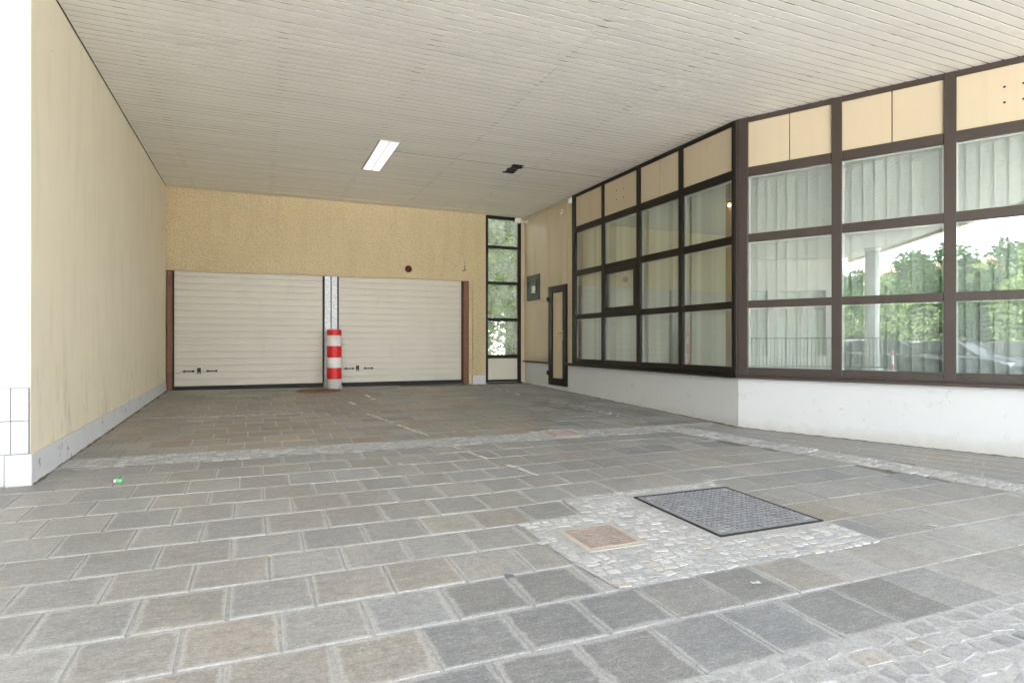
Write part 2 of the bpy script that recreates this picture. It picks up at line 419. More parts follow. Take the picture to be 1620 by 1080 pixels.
GREY, DARK, TAN, WARM, BROWN = (0.338, 0.340, 0.335), (0.232, 0.238, 0.243), (0.355, 0.335, 0.302), (0.345, 0.337, 0.319), (0.372, 0.335, 0.282)
BLUE = (0.285, 0.292, 0.302); LIGHT = (0.385, 0.383, 0.370)
def slab_colour(x, y, row):
    X, Y = x / S, y / S; r = random.random()
    if row == 1 or row == 0:
        if X > 3.05: c = GREY if (row == 0 and X < 3.3) else LIGHT
        elif X > 2.6: c = TAN if row == 1 else DARK
        elif X > 0.62 or row == 0: c = DARK
        else: c = TAN
    elif row == 2 and 0.85 < X < 1.75: c = DARK
    elif row == 2 and 2.9 < X < 3.7: c = BLUE
    elif row == 2 and 2.6 < X <= 2.9: c = TAN
    elif X > 3.85 and Y < 2.99: c = BLUE if row == 3 and X < 5.2 else LIGHT
    elif X > 3.2 and Y < 3.45: c = TAN if X < 4.9 else GREY
    elif X > 3.7: c = GREY if r < 0.55 else (BLUE if r < 0.8 else WARM)
    elif Y > 6.5: c = BROWN if r < 0.65 else WARM
    elif X < -0.6: c = GREY
    elif Y > 4.1: c = GREY if r < 0.5 else WARM
    else: c = WARM if r < 0.5 else (TAN if r < 0.68 else GREY)
    k = random.uniform(0.88, 1.12) * (random.uniform(.84, 1.08) if Y > 6.5 else 1) * 1.10; w = random.uniform(-0.02, 0.025)
    return (c[0] * k * (1 + w), c[1] * k, c[2] * k * (1 - w))
def lime_amount(x, y):
    X, Y = x / S, y / S
    if X > 2.9: a = 0.25 if Y < 4.5 else 0.1
    elif Y > 6.4: a = 0.28
    else: a = 1.0 - 0.10 * max(0, Y - 2.5) - 0.25 * max(0, X - 1.6)
    if X < -1.0: a *= 0.45
    return max(0.05, a) * random.uniform(0.55, 1.15)

def add_slab(bm, L, q, col, lime, speck, zj, edge):
    stone, lm, ea, eb = L
    cx = sum(p[0] for p in q) / 4; cy = sum(p[1] for p in q) / 4
    tx, ty = random.uniform(-0.003, 0.003), random.uniform(-0.003, 0.003)
    jit = [(x + random.uniform(-.004, .004), y + random.uniform(-.004, .004)) for x, y in q]
    w = math.dist(q[0], q[1]); h = math.dist(q[0], q[3])
    lo, hi, tp = [], [], []
    for (x, y) in jit:
        z = fz(x, y) + zj + (x - cx) * tx + (y - cy) * ty
        lo.append(bm.verts.new((x, y, z - 0.03))); hi.append(bm.verts.new((x, y, z - 0.003)))
        ux, uy = cx - x, cy - y; n = math.hypot(ux, uy)
        tp.append(bm.verts.new((x + ux / n * edge, y + uy / n * edge, z)))
    UA = [(0, 0), (w, 0), (w, h), (0, h)]; UB = [(w, h), (0, h), (0, 0), (w, 0)]
    def face(vs, idx):
        f = bm.faces.new(vs)
        for lp, i in zip(f.loops, idx):
            lp[stone] = (*col, 1); lp[lm] = (lime, speck, 0, 1); lp[ea].uv = UA[i]; lp[eb].uv = UB[i]
    face(tp, (0, 1, 2, 3))
    for i in range(4):
        j = (i + 1) % 4
        face((hi[i], hi[j], tp[j], tp[i]), (i, j, j, i)); face((lo[i], lo[j], hi[j], hi[i]), (i, j, j, i))

def build_slabs():
    bm = BMN()
    L = (bm.loops.layers.float_color.new('stone'), bm.loops.layers.float_color.new('lime'), bm.loops.layers.uv.new('ea'), bm.loops.layers.uv.new('eb'))
    for k in range(NROW - 1):
        if k == len(YLL) - 1: continue       # the sett strip across
        ymid = (yline(k, 0) + yline(k + 1, 0)) / 2
        if ymid > YB - 0.1: continue
        x0 = XL - 0.02 if ymid > 6.3 else -6.0
        o = OFF[k] if k < len(OFF) else 0.05 + 0.19 * (k % 2) + random.uniform(-0.03, 0.03)
        xs = [x0]; n = math.floor((x0 / S - o) / PX) + 1
        while (o + n * PX) * S < 8.6:
            xj = (o + n * PX) * S + random.uniform(-.008, .008)
            if xj - xs[-1] > 0.09: xs.append(xj)
            n += 1
        for a, b in zip(xs, xs[1:]):
            xm = (a + b) / 2; yc = (yline(k, xm) + yline(k + 1, xm)) / 2
            if a > xright(yc): continue
            b2 = b
            if inpoly(a + 0.06, yc, [(p[0], p[1]) for p in PATCH]) and inpoly(b - 0.06, yc, PATCH): continue
            ac, al = dstrip(xm, yc)
            if 0.04 < ac < SW - 0.04 and -0.2 < al: continue
            if ac > SW - 0.1 and yc < 7.0: continue
            g = (0.0075 if yc < 3.6 else 0.0055) if xm < 2.9 * S and yc < 6.8 else 0.005
            gy = g * 0.8
            q = [(a + g, yline(k, a) + gy), (b2 - g, yline(k, b2) + gy), (b2 - g, yline(k + 1, b2) - gy), (a + g, yline(k + 1, a) - gy)]
            sp = 1.0 if yc < 3.4 else max(0.15, 1.0 - (yc - 3.4) * 0.25)
            if xm > 3.3 * S: sp *= 0.5
            add_slab(bm, L, q, slab_colour(xm, yc, k), lime_amount(xm, yc), sp, random.uniform(-.0015, .0015), 0.006)
    # slabs between the sett strip and the glazed front, laid along the front
    for r in range(5):
        s = -1.0 - 0.2 * (r % 2)
        while s < 7.0:
            ln = random.uniform(0.5, 0.75)
            o0 = 0.02 + r * 0.3
            P = [fpt(s, o0 + 0.005), fpt(s + ln, o0 + 0.005), fpt(s + ln, o0 + 0.295), fpt(s, o0 + 0.295)]
            cx = sum(p[0] for p in P) / 4; cy = sum(p[1] for p in P) / 4
            ac, al = dstrip(cx, cy)
            if ac > SW - 0.03 and cx < xright(cy) + 0.1 and cy < 7.3:
                add_slab(bm, L, P[::-1], random.choice([WARM, GREY, BROWN, WARM]), 0.2, 0.3, -0.001, 0.005)
            s += ln
    o = link('paving_slabs', bm, 'slab')
    return tag(o, 'grey and tan stone slabs laid in staggered rows under the canopy', None, None, 'structure')
build_slabs()

def add_sett(bm, L, cx, cy, w, h, ang, col, zt):
    ca, sa = math.cos(ang), math.sin(ang)
    rings = []
    for k, (f, z) in enumerate(((1.0, -0.02), (0.98, zt - 0.004), (0.86, zt))):
        ring = []
        for (u, v) in ((-1, -.85), (-.88, -1), (.88, -1), (1, -.85), (1, .85), (.88, 1), (-.88, 1), (-1, .85)):
            x = u * w / 2 * f * random.uniform(0.88, 1.08); y = v * h / 2 * f * random.uniform(0.86, 1.08)
            X = cx + x * ca - y * sa; Y = cy + x * sa + y * ca
            ring.append(bm.verts.new((X, Y, fz(X, Y) + z + random.uniform(-.0012, .0012))))
        rings.append(ring)
    fs = [bm.faces.new(rings[2])]
    for a, b in zip(rings, rings[1:]):
        for i in range(8): fs.append(bm.faces.new((a[i], a[(i + 1) % 8], b[(i + 1) % 8], b[i])))
    for f in fs:
        for lp in f.loops: lp[L] = (*col, 1)
def sett_col(light=1.0):
    r = random.random()
    c = (0.40, 0.40, 0.40) if r < .5 else ((0.47, 0.465, 0.455) if r < .8 else ((0.30, 0.31, 0.325) if r < .95 else (0.42, 0.39, 0.34)))
    k = random.uniform(.85, 1.15) * light; return mul(c, k)
def build_setts():
    bm = BMN(); L = bm.loops.layers.float_color.new('stone')
    def fill(x0, x1, y0, y1, w, h, test, light=1.0, zt=0.0050):
        y = y0; r = 0
        while y < y1:
            x = x0 + (r % 2) * w / 2 + random.uniform(-.02, .02)
            while x < x1:
                ww = w * random.uniform(.6, 1.35)
                px, py = x + ww / 2, y + h / 2 + 0.012 * math.sin(x * 5 + r) + random.uniform(-.005, .005)
                if test(px, py): add_sett(bm, L, px, py, ww * random.uniform(.74, .94), h * random.uniform(.72, .92), random.uniform(-.28, .28), sett_col(light), zt + random.uniform(-.002, .002))
                x += ww
            y += h; r += 1
    GR = [(1.90, 2.30, 3.25, 3.66), (2.87, 3.88, 3.15, 4.20)]
    def clear(x, y):
        return not any(a - .06 < x < b + .06 and c - .06 < y < d + .06 for a, b, c, d in GR)
    fill(1.6, 3.95, 2.72, 4.42, 0.088, 0.062, lambda x, y: inpoly(x, y, PATCH) and clear(x, y), 1.2)
    ya, yb = S * 6.46, S * 6.92
    fill(XL + .05, 5.5, ya, yb, 0.11, 0.082, lambda x, y: dstrip(x, y)[0] < .05 and not (3.55 < x < 4.02 and 6.92 < y < 7.4), 1.0)
    fill(3.4, 4.15, yb, S * 7.0, 0.1, 0.08, lambda x, y: not (3.55 < x < 4.02 and 6.92 < y < 7.4), 1.0)
    # diagonal strip
    n = 62
    for i in range(n):
        al = -0.25 + i * 0.115
        for j in range(5):
            ac = 0.05 + j * 0.094
            p = S0 + SDIR * (al + random.uniform(-.02, .02)) + Vector((-SDIR.y, SDIR.x)) * ac
            if p.x < xright(p.y) and random.random() > 0.06:
                add_sett(bm, L, p.x, p.y, 0.1 * random.uniform(.8, 1.1), 0.082, -1.335 + random.uniform(-.2, .2), sett_col(1.05), 0.008 + random.uniform(-.004, .004))
    # partial strip near the garage
    fill(-1.72, 0.62, 10.12, 10.36, 0.11, 0.08, lambda x, y: random.random() < (0.95 if x > -1.2 else .6), 0.8, 0.004)
    # broken strip along the far front
    def far(x, y): return random.random() < 0.9
    for i in range(60):
        y = 7.6 + i * 0.115; 
        for j in range(3):
            x = 5.52 - (y - 7.6) * 0.075 + j * 0.095
            if random.random() < 0.62: add_sett(bm, L, x, y, .085, .1, random.uniform(-.2, .2), sett_col(random.choice([.45, .5, .55, 1.1])), 0.004)
    # larger setts at the kerb side, in front
    fill(-6.0, 6.2, -1.35, S * 1.79, 0.155, 0.112, lambda x, y: dstrip(x, y)[0] < 0.03, 0.76, 0.0062)
    o = link('cobblestones', bm, 'cobble')
    return tag(o, 'small pale granite setts in strips and a patch between the slabs', None, None, 'structure')
build_setts()
def ribbon(name, quads, dz, mat, label):
    bm = BMN()
    for q in quads:
        bm.faces.new([bm.verts.new((x, y, fz(x, y) + dz)) for x, y in q])
    return tag(link(name, bm, mat), label, None, None, 'structure')
# mortar under the setts, laid over the slabs
def beds():
    bm = BMN()
    def poly(P): bm.faces.new([bm.verts.new((x, y, fz(x, y) + 0.0035)) for x, y in P])
    poly([(1.79, 2.70), (3.88, 2.73), (3.89, 3.14), (1.73, 3.12)])
    poly([(1.73, 3.12), (3.89, 3.14), (3.89, 3.93), (1.71, 3.91)]); poly([(2.26, 3.93), (3.89, 3.93), (3.89, 4.43), (2.30, 4.37)])
    poly([(XL, S * 6.445), (5.45, S * 6.455), (5.36, S * 6.925), (XL, S * 6.925)])
    poly([(-6.0, -1.38), (7.0, -1.38), (6.6, S * 1.80), (-6.0, S * 1.80)])
    p = [S0 + SDIR * -0.3, S0 + SDIR * 7.2]; q = Vector((-SDIR.y, SDIR.x)) * SW
    poly([tuple(p[0]), tuple(p[1]), tuple(p[1] + q), tuple(p[0] + q)])
    return tag(link('sett_bedding', bm, M['bed']), 'pale mortar bed between the granite setts', None, None, 'structure')
beds()
# worn white line
W = [(1.585, 11.47), (1.63, 11.06), None, (1.60, 10.02), (1.80, 8.9), (2.08, 7.36), None, (2.12, 6.78), (2.28, 5.99), (2.40, 5.5), (2.55, 4.80), None, (2.08, 12.7), (2.095, 11.75)]
def wl():
    Q = []; seg = 0; rs = random.Random(5)
    for a, b in zip(W, W[1:]):
        if a is None or b is None: seg += 1; continue
        n = max(2, int((a[1] - b[1]) / .16))
        keep = .86 if a[1] > 7.2 else .45
        for i in range(n):
            if rs.random() > keep: continue
            f0, f1 = i / n, (i + rs.uniform(.75, 1.0)) / n; o = rs.uniform(-.008, .008); hw = rs.uniform(.016, .027) * (1.0 if a[1] > 7.2 else .8)
            if a[1] > 11: f0, f1 = i / n, (i + 1) / n; hw, o = .034, 0
            p = [a[k] + (b[k] - a[k]) * f0 for k in (0, 1)]; q = [a[k] + (b[k] - a[k]) * f1 for k in (0, 1)]
            Q.append([(p[0] - hw + o, p[1]), (q[0] - hw + o, q[1]), (q[0] + hw + o, q[1]), (p[0] + hw + o, p[1])])
    return ribbon('road_marking', Q, 0.0045, 'line_paint', 'worn thin white painted line running towards the bollard')
wl()

# ------------------------------------------------------------------ ground fittings
def manhole_cover():
    x0, x1, y0, y1 = 2.885, 3.862, 3.165, 4.183
    t = thing('manhole_cover', 'large square grey chequer-plate manhole cover with a dark frame, set in the granite setts', 'manhole cover', (3.37, 3.67, fz(3.37, 3.67)))
    bm = BMN()
    zz = lambda x, y: fz(x, y) + 0.010
    P = lambda a, b, c, d, z0, z1: prism(bm, [(a, c), (b, c), (b, d), (a, d)], lambda x, y: fz(x, y) + z0, lambda x, y: fz(x, y) + z1)
    w = 0.016
    P(x0, x1, y0, y0 + w, -.02, .012); P(x0, x1, y1 - w, y1, -.02, .012); P(x0, x0 + w, y0 + w, y1 - w, -.02, .012); P(x1 - w, x1, y0 + w, y1 - w, -.02, .012)
    link('frame', bm, 'black', t)
    bm = BMN()
    prism(bm, [(x0 + w + .006, y0 + w + .006), (x1 - w - .006, y0 + w + .006), (x1 - w - .006, y1 - w - .006), (x0 + w + .006, y1 - w - .006)], lambda x, y: fz(x, y) - .01, lambda x, y: fz(x, y) + .010)
    # raised studs with dark sockets
    n = 19
    for i in range(n):
        for j in range(n):
            x = x0 + .06 + (x1 - x0 - .12) * i / (n - 1); y = y0 + .06 + (y1 - y0 - .12) * j / (n - 1)
            if (i < 2 or i > n - 3) and (j < 2 or j > n - 3): continue
            a = (i + j) % 2 * math.pi / 2 + 0.78
            T = Matrix.Translation((x, y, fz(x, y) + .010)) @ Matrix.Rotation(a, 4, 'Z')
            box(bm, -.019, .019, -.0065, .0065, 0, .005, 0, 0, T)
            T2 = Matrix.Translation((x + .0255, y + .0255, fz(x, y) + .0102))
            box(bm, -.0065, .0065, -.0065, .0065, 0, .0008, 0, 1, T2)
    link('plate', bm, ['iron', 'black'], t)
    for i in (0, 1):
        for j in (0, 1):
            bm = BMN(); x = (x0 + .085, x1 - .085)[i]; y = (y0 + .085, y1 - .085)[j]
            box(bm, x - .035, x + .035, y - .02, y + .02, fz(x, y) + .0102, fz(x, y) + .015, .003)
            cyl(bm, (x, y, fz(x, y) + .012), (x, y, fz(x, y) + .019), .014, seg=12)
            link('lifting_key', bm, 'iron_light', t)
manhole_cover()
def grate(cx, cy, w, h, label, bars, rot=0.0):
    z = fz(cx, cy)
    t = thing('drain_grate', label, 'drain grate', (cx, cy, z))
    F = lambda bm, a, b, c, d, z0, z1: prism(bm, [(cx + a, cy + c), (cx + b, cy + c), (cx + b, cy + d), (cx + a, cy + d)], lambda x, y: fz(x, y) + z0, lambda x, y: fz(x, y) + z1)
    bm = BMN(); k = .022
    F(bm, -w, w, -h, -h + k, -.02, .013); F(bm, -w, w, h - k, h, -.02, .013); F(bm, -w, -w + k, -h + k, h - k, -.02, .013); F(bm, w - k, w, -h + k, h - k, -.02, .013)
    link('frame', bm, 'rust_pale', t)
    bm = BMN(); F(bm, -w + k, w - k, -h + k, h - k, -.02, .0045); link('sump', bm, 'dark_gap', t)
    bm = BMN()
    for i in range(bars):
        y = -h + k + (2 * h - 2 * k) * (i + .5) / bars; F(bm, -w + k, w - k, y - .008, y + .008, .0048, .012)
    for i in range(5):
        x = -w + k + (2 * w - 2 * k) * (i + .5) / 5; F(bm, x - .006, x + .006, -h + k, h - k, .0046, .0105)
    link('bars', bm, 'rust_pale', t)
    bm = BMN(); c = .04
    for a, b, e, f in ((-w - c, w + c, -h - c, -h), (-w - c, w + c, h, h + c), (-w - c, -w, -h, h), (w, w + c, -h, h)): F(bm, a, b, e, f, -.02, .0075)
    link('surround', bm, M['rusty_mortar'], t)
M['rusty_mortar'] = simple('rust_stained_mortar', (0.47, 0.43, 0.37), 0.95, var=0.25, scale=12, bump=0.5)
grate(2.125, 3.455, 0.178, 0.178, 'small rust-stained square drain grate beside the large grey manhole cover', 10)
grate(3.78, 7.15, 0.185, 0.20, 'small rusty drain grate in the sett strip halfway to the garage', 10)
def round_cover():
    cx, cy = 1.235, 13.72; z = fz(cx, cy)
    t = thing('round_manhole_cover', 'round rusty manhole cover in the paving in front of the striped bollard', 'manhole cover', (cx, cy, z))
    bm = BMN(); cyl(bm, (cx, cy, z - .02), (cx, cy, z + .010), .40, seg=40)
    link('cover', bm, 'rust', t)
    bm = BMN()
    for i in range(40):
        a0, a1 = 2 * math.pi * i / 40, 2 * math.pi * (i + 1) / 40
        for r0, r1 in ((.41, .47),):
            prism(bm, [(cx + r0 * math.cos(a0), cy + r0 * math.sin(a0)), (cx + r1 * math.cos(a0), cy + r1 * math.sin(a0)), (cx + r1 * math.cos(a1), cy + r1 * math.sin(a1)), (cx + r0 * math.cos(a1), cy + r0 * math.sin(a1))], z - .02, z + .012)
    link('rim', bm, 'rust', t)
round_cover()

# ------------------------------------------------------------------ left wall
def left_wall():
    t = thing('left_wall', 'cream rendered side wall with grey painted plinth and a white tiled corner face', 'wall', (XL, 10, 0))
    bm = BMN()
    box(bm, -3.6, XL, 6.315, 15.2, 0.1, 4.95, 0.012)
    link('plaster', bm, 'plaster', t)
    bm = BMN()
    # plinth follows the rising floor
    yy = lin(6.315, YB - 0.02, 14)
    for a, b in zip(yy, yy[1:]):
        za, zb = 0.409 + (a - 6.315) * 0.0144, 0.409 + (b - 6.315) * 0.0144
        vs = [bm.verts.new(p) for p in ((XL - .1, a, 0.05), (XL + .018, a, 0.05), (XL + .018, b, 0.05), (XL - .1, b, 0.05), (XL - .1, a, za), (XL + .018, a, za), (XL + .018, b, zb), (XL - .1, b, zb))]
        for f in ((4, 5, 6, 7), (1, 2, 6, 5), (0, 1, 5, 4)): bm.faces.new([vs[i] for i in f])
    bmesh.ops.remove_doubles(bm, verts=bm.verts, dist=0.0005)
    link('plinth', bm, 'plinth', t)
    bm = BMN(); box(bm, -1.955, XL + .018, 6.285, 6.313, 0.05, 0.419, 0.006); box(bm, -3.6, -1.96, 6.30, 6.313, 0.05, 0.412, 0.004)
    link('corner_plinth', bm, 'white', t)
    bm = BMN(); box(bm, -3.6, XL - .004, 6.306, 6.3135, 0.42, 0.984, 0)
    link('tile_joints', bm, 'tile_joint', t)
    bm = BMN(); w = 0.272; x = XL - .006; first = True
    xs = [XL - .008, -1.916, -2.19, -2.464, -2.738, -3.012, -3.286, -3.56]
    for xa, xb in zip(xs[1:], xs):
        for za, zb in ((0.424, 0.700), (0.706, 0.980)): box(bm, xa + .003, xb - .003, 6.300, 6.3055, za, zb, .002)
    link('tiles', bm, 'tile', t)
left_wall()

# ------------------------------------------------------------------ garage wall
def garage_wall():
    t = thing('garage_wall', 'yellow roughcast back wall over and beside the two garage doors', 'wall', (2, YB, 0))
    bm = BMN()
    zl = lambda x: 2.888 + (x + 1.78) * 0.0062
    # lintel band with slightly rising lower edge, sagging a little
    n = 46; xs = lin(XL - .02, 5.10, n)
    sag = [0.006 * math.sin(x * 2.3) + random.uniform(-.004, .004) for x in xs]
    fr, bk = [], []
    for x, s in zip(xs, sag):
        fr.append((bm.verts.new((x, YB, zl(x) + s)), bm.verts.new((x, YB, ZC + .05))))
        bk.append((bm.verts.new((x, YB + .14, zl(x) + s)), bm.verts.new((x, YB + .14, ZC + .05))))
    for i in range(n):
        bm.faces.new((fr[i][0], fr[i + 1][0], fr[i + 1][1], fr[i][1]))
        bm.faces.new((bk[i][0], bk[i + 1][0], fr[i + 1][0], fr[i][0]))
    box(bm, 5.10, 5.445, YB, YB + .178, 0.1, ZC + .05); box(bm, 4.997, 5.098, YB + .07, YB + .178, 0.1, 2.93)
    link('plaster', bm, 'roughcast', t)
    bm = BMN(); box(bm, 5.085, 5.43, YB - .02, YB + .2, 0.1, 0.51, .008)
    link('plinth', bm, 'white', t)
    bm = BMN(); box(bm, -1.80, 5.44, YB + .18, 20, 0.0, 4.9); link('garage_body', bm, 'office_wall', t)
garage_wall()
def garage_door(x0, x1, label, hx):
    t = thing('garage_door', label, 'garage door', ((x0 + x1) / 2, YB + .1, fz(x0, YB)))
    zb, zt = 0.405 - 0.008 * (x0 > 1), 2.915
    bm = BMN(); n = 17; h = (zt + .02 - zb) / n; y = YB + .115
    prof = []
    for i in range(n):
        z = zb + i * h
        prof += [(y + .016, z + .001), (y + .004, z + .008), (y, z + .022), (y, z + h * .52), (y + .006, z + h * .55), (y + .006, z + h * .59), (y, z + h * .63), (y, z + h - .016), (y + .008, z + h - .008), (y + .016, z + h - .001)]
    for (ya, za), (yb, zb_) in zip(prof, prof[1:]):
        bm.faces.new([bm.verts.new(p) for p in ((x0, ya, za), (x1, ya, za), (x1, yb, zb_), (x0, yb, zb_))])
    bmesh.ops.remove_doubles(bm, verts=bm.verts, dist=0.0003)
    bmesh.ops.recalc_face_normals(bm, faces=bm.faces)
    link('door_panel', bm, 'door', t)
    bm = BMN(); box(bm, x0 - .03, x1 + .03, y - .006, y + .03, 0.3, zb + .002, .004)
    box(bm, x0 - .035, x0 - .002, y - .004, y + .03, zb + .003, 2.96); box(bm, x1 + .002, x1 + .035, y - .004, y + .03, zb + .003, 2.96)
    box(bm, x0 - .035, x1 + .035, y + .035, y + .05, .3, 2.99)
    link('rubber_seal', bm, 'black', t)
    for dx in (-.195, .255):
        bm = BMN(); cx, z = hx + dx, 0.735
        box(bm, cx - .085, cx + .085, y - .045, y - .030, z - .011, z + .011, .004)
        for e in (-.085, .085):
            box(bm, cx + e - .022, cx + e + .022, y - .045, y + .001, z - .019, z + .019, .005)
        link('handle', bm, 'black', t)
    bm = BMN(); z = .735
    box(bm, hx - .036, hx + .036, y - .012, y + .001, z + .022, z + .066, .004, 0)
    box(bm, hx - .036, hx + .036, y - .010, y + .001, z - .018, z + .020, .002, 0)
    box(bm, hx - .036, hx + .036, y - .014, y + .001, z - .062, z - .020, .008, 0)
    box(bm, hx - .016, hx + .016, y - .022, y - .013, z - .052, z - .030, .003, 1)
    link('lock', bm, ['black', 'chrome'], t)
garage_door(-1.635, 1.405, 'left cream horizontally ribbed garage door next to the side wall', -1.165)
garage_door(1.775, 4.815, 'right cream horizontally ribbed garage door below the red lamp', 2.21)
def upright(name, x0, x1, label, mat, cat='door jamb', d=.11):
    bm = BMN(); box(bm, x0, x1, YB + .03, YB + .03 + d, 0.28, 2.885 + (x1 + 1.78) * .0062, .006)
    if name == 'rail_post':
        bm.free(); bm = BMN()
        zt = 2.905
        box(bm, 1.445, 1.585, YB + .05, YB + .13, .3, zt, .008); box(bm, 1.60, 1.735, YB + .05, YB + .13, .3, zt, .008)
        box(bm, 1.50, 1.515, YB + .035, YB + .049, .3, zt); box(bm, 1.66, 1.675, YB + .035, YB + .049, .3, zt)
        box(bm, 1.42, 1.76, YB + .131, YB + .16, .3, zt)
    return tag(link(name, bm, mat), label, cat)
upright('door_jamb', XL + .02, -1.668, 'brown steel door jamb in the corner beside the left garage door', 'rust_brown')
upright('door_jamb', 4.85, 4.995, 'brown steel door jamb right of the right garage door', 'rust_brown')
upright('rail_post', 0, 0, 'grey galvanised guide rails between the two garage doors behind the bollard', 'galv', 'guide rail')

def bollard():
    cx, cy, r = 1.62, 14.16, .158; z0 = fz(cx, cy)
    t = thing('bollard', 'round red and white striped concrete bollard standing between the garage doors', 'bollard', (cx, cy, z0))
    zs = [.30, .523, .778, 1.012, 1.275, 1.516, 1.645]
    bm = BMN()
    cyl(bm, (cx, cy, z0 - .02), (cx, cy, 1.64), r, seg=40)
    link('body', bm, 'post_white', t)
    for i, a, b in ((0, zs[1], zs[2]), (1, zs[3], zs[4])):
        bm = BMN(); cyl(bm, (cx, cy, a), (cx, cy, b), r + .003, seg=40, cap=False); link('red_band', bm, 'red', t)
    bm = BMN()
    cyl(bm, (cx, cy, zs[5]), (cx, cy, 1.632), r + .003, seg=40, cap=False); cyl(bm, (cx, cy, 1.632), (cx, cy, 1.655), r + .003, r - .02, seg=40)
    link('red_cap', bm, 'red', t)
    bm = BMN(); bmesh.ops.create_icosphere(bm, subdivisions=3, radius=.06, matrix=Matrix.Translation((cx + .115, cy - .085, .335)))
    for v in bm.verts: v.co += Vector((random.uniform(-.006, .006), random.uniform(-.006, .006), random.uniform(-.02, .02)))
    link('chipped_concrete', bm, 'mortar', t)
bollard()

def alarm():
    c = Vector((3.415, YB, 3.155))
    t = thing('signal_lamp', 'small round dark red signal lamp on the roughcast wall', 'lamp', c)
    bm = BMN(); cyl(bm, c + Vector((0, .01, 0)), c + Vector((0, -.035, 0)), .085, .082, 32); link('base', bm, 'black', t)
    bm = BMN(); bmesh.ops.create_uvsphere(bm, u_segments=32, v_segments=16, radius=.074)
    bmesh.ops.transform(bm, matrix=Matrix.Translation(c + Vector((0, -.035, 0))) @ Matrix.Diagonal((1, .85, 1, 1)), verts=bm.verts)
    link('lens', bm, 'red_lens', t, True)
alarm()
bm = BMN(); cyl(bm, (4.872, YB - .012, 3.18), (4.872, YB - .012, 3.30), .009, seg=8); cyl(bm, (4.872, YB + .01, 3.185), (4.872, YB - .075, 3.185), .01, seg=8); cyl(bm, (4.85, YB - .02, 3.185), (4.80, YB - .02, 3.175), .008, seg=8)
cyl(bm, (4.86, YB - .004, 3.31), (4.875, YB - .004, 3.42), .003, seg=6)
tag(link('wall_hook', bm, 'black'), 'small dark iron hook sticking out of the roughcast wall', 'hook')

# ------------------------------------------------------------------ narrow window in the back corner
YW = YB + 0.06
def narrow_window():
    t = thing('narrow_window', 'tall narrow brown-framed window of four panes in the back corner', 'window', (5.95, YW, .3))
    bm = BMN(); x0, x1 = 5.447, 6.50
    zr = [(.318, .378), (.935, 1.03), (1.908, 1.99), (2.868, 2.945), (3.805, 3.883), (4.575, 4.66)]
    box(bm, x0, 5.525, YW - .03, YW + .05, .30, ZC, .004); box(bm, 6.362, 6.462, YW - .03, YW + .05, .30, ZC, .004)
    for a, b in zr: box(bm, 5.525, 6.362, YW - .028, YW + .048, a, b, .004)
    link('frame', bm, 'frame', t)
    for (a, b), (c, d) in zip(zr[1:], zr[2:]):
        bm = BMN(); box(bm, 5.525, 6.362, YW + .006, YW + .012, b, c); link('pane', bm, 'glass_thin', t)
    bm = BMN(); box(bm, 5.525, 6.362, YW - .002, YW + .03, .378, .935, .004); link('panel', bm, 'panel_grey', t)
    bm = BMN(); box(bm, 6.462, 6.60, YW - .02, YW + .05, .3, ZC); link('corner_filler', bm, 'panel', t)
    bm = BMN(); box(bm, 5.49, 6.46, YW - .10, YW - .03, .28, .315); link('threshold', bm, 'frame', t)
def make_hazy_glass():
    t = NT('dusty_hazy_glass')
    tr = t.n('ShaderNodeBsdfTransparent'); tr.inputs['Color'].default_value = (0.93, 0.96, 0.95, 1)
    df = t.n('ShaderNodeBsdfDiffuse'); df.inputs['Color'].default_value = (0.75, 0.8, 0.82, 1)
    tl = t.n('ShaderNodeBsdfTranslucent'); tl.inputs['Color'].default_value = (0.75, 0.8, 0.82, 1)
    ad = t.n('ShaderNodeMixShader'); ad.inputs[0].default_value = .6; t.l(df.outputs[0], ad.inputs[1]); t.l(tl.outputs[0], ad.inputs[2])
    mx = t.n('ShaderNodeMixShader'); k = t.fr(t.noise(1, 6, 0.7, t.mapped((3.5, 3.5, 1.6))), 0.34, 0.75, 0.06, 0.36)  # dust film, strengthened to put bright haze into the pane
    t.l(k, mx.inputs[0]); t.l(tr.outputs[0], mx.inputs[1]); t.l(ad.outputs[0], mx.inputs[2])
    gl = t.n('ShaderNodeBsdfGlossy'); gl.inputs['Roughness'].default_value = 0.0
    m2 = t.n('ShaderNodeMixShader'); m2.inputs[0].default_value = 0.04; t.l(mx.outputs[0], m2.inputs[1]); t.l(gl.outputs[0], m2.inputs[2])
    t.l(m2.outputs[0], t.out.inputs['Surface']); return t.m
M['glass_thin'] = make_hazy_glass()
narrow_window()
def corner_lamp():
    t = thing('floodlight', 'small white floodlight on a short arm at the top of the narrow window', 'light', (6.45, YB - .1, 4.53))
    bm = BMN(); box(bm, 6.22, 6.36, YB - .20, YB - .10, 4.48, 4.61, .012); link('housing', bm, 'plastic_white', t)
    bm = BMN(); cyl(bm, (6.36, YB - .14, 4.53), (6.555, YB - .14, 4.53), .022, seg=12); box(bm, 6.52, 6.558, YB - .2, YB - .08, 4.49, 4.57, .006); link('arm', bm, 'plastic_white', t)
corner_lamp()

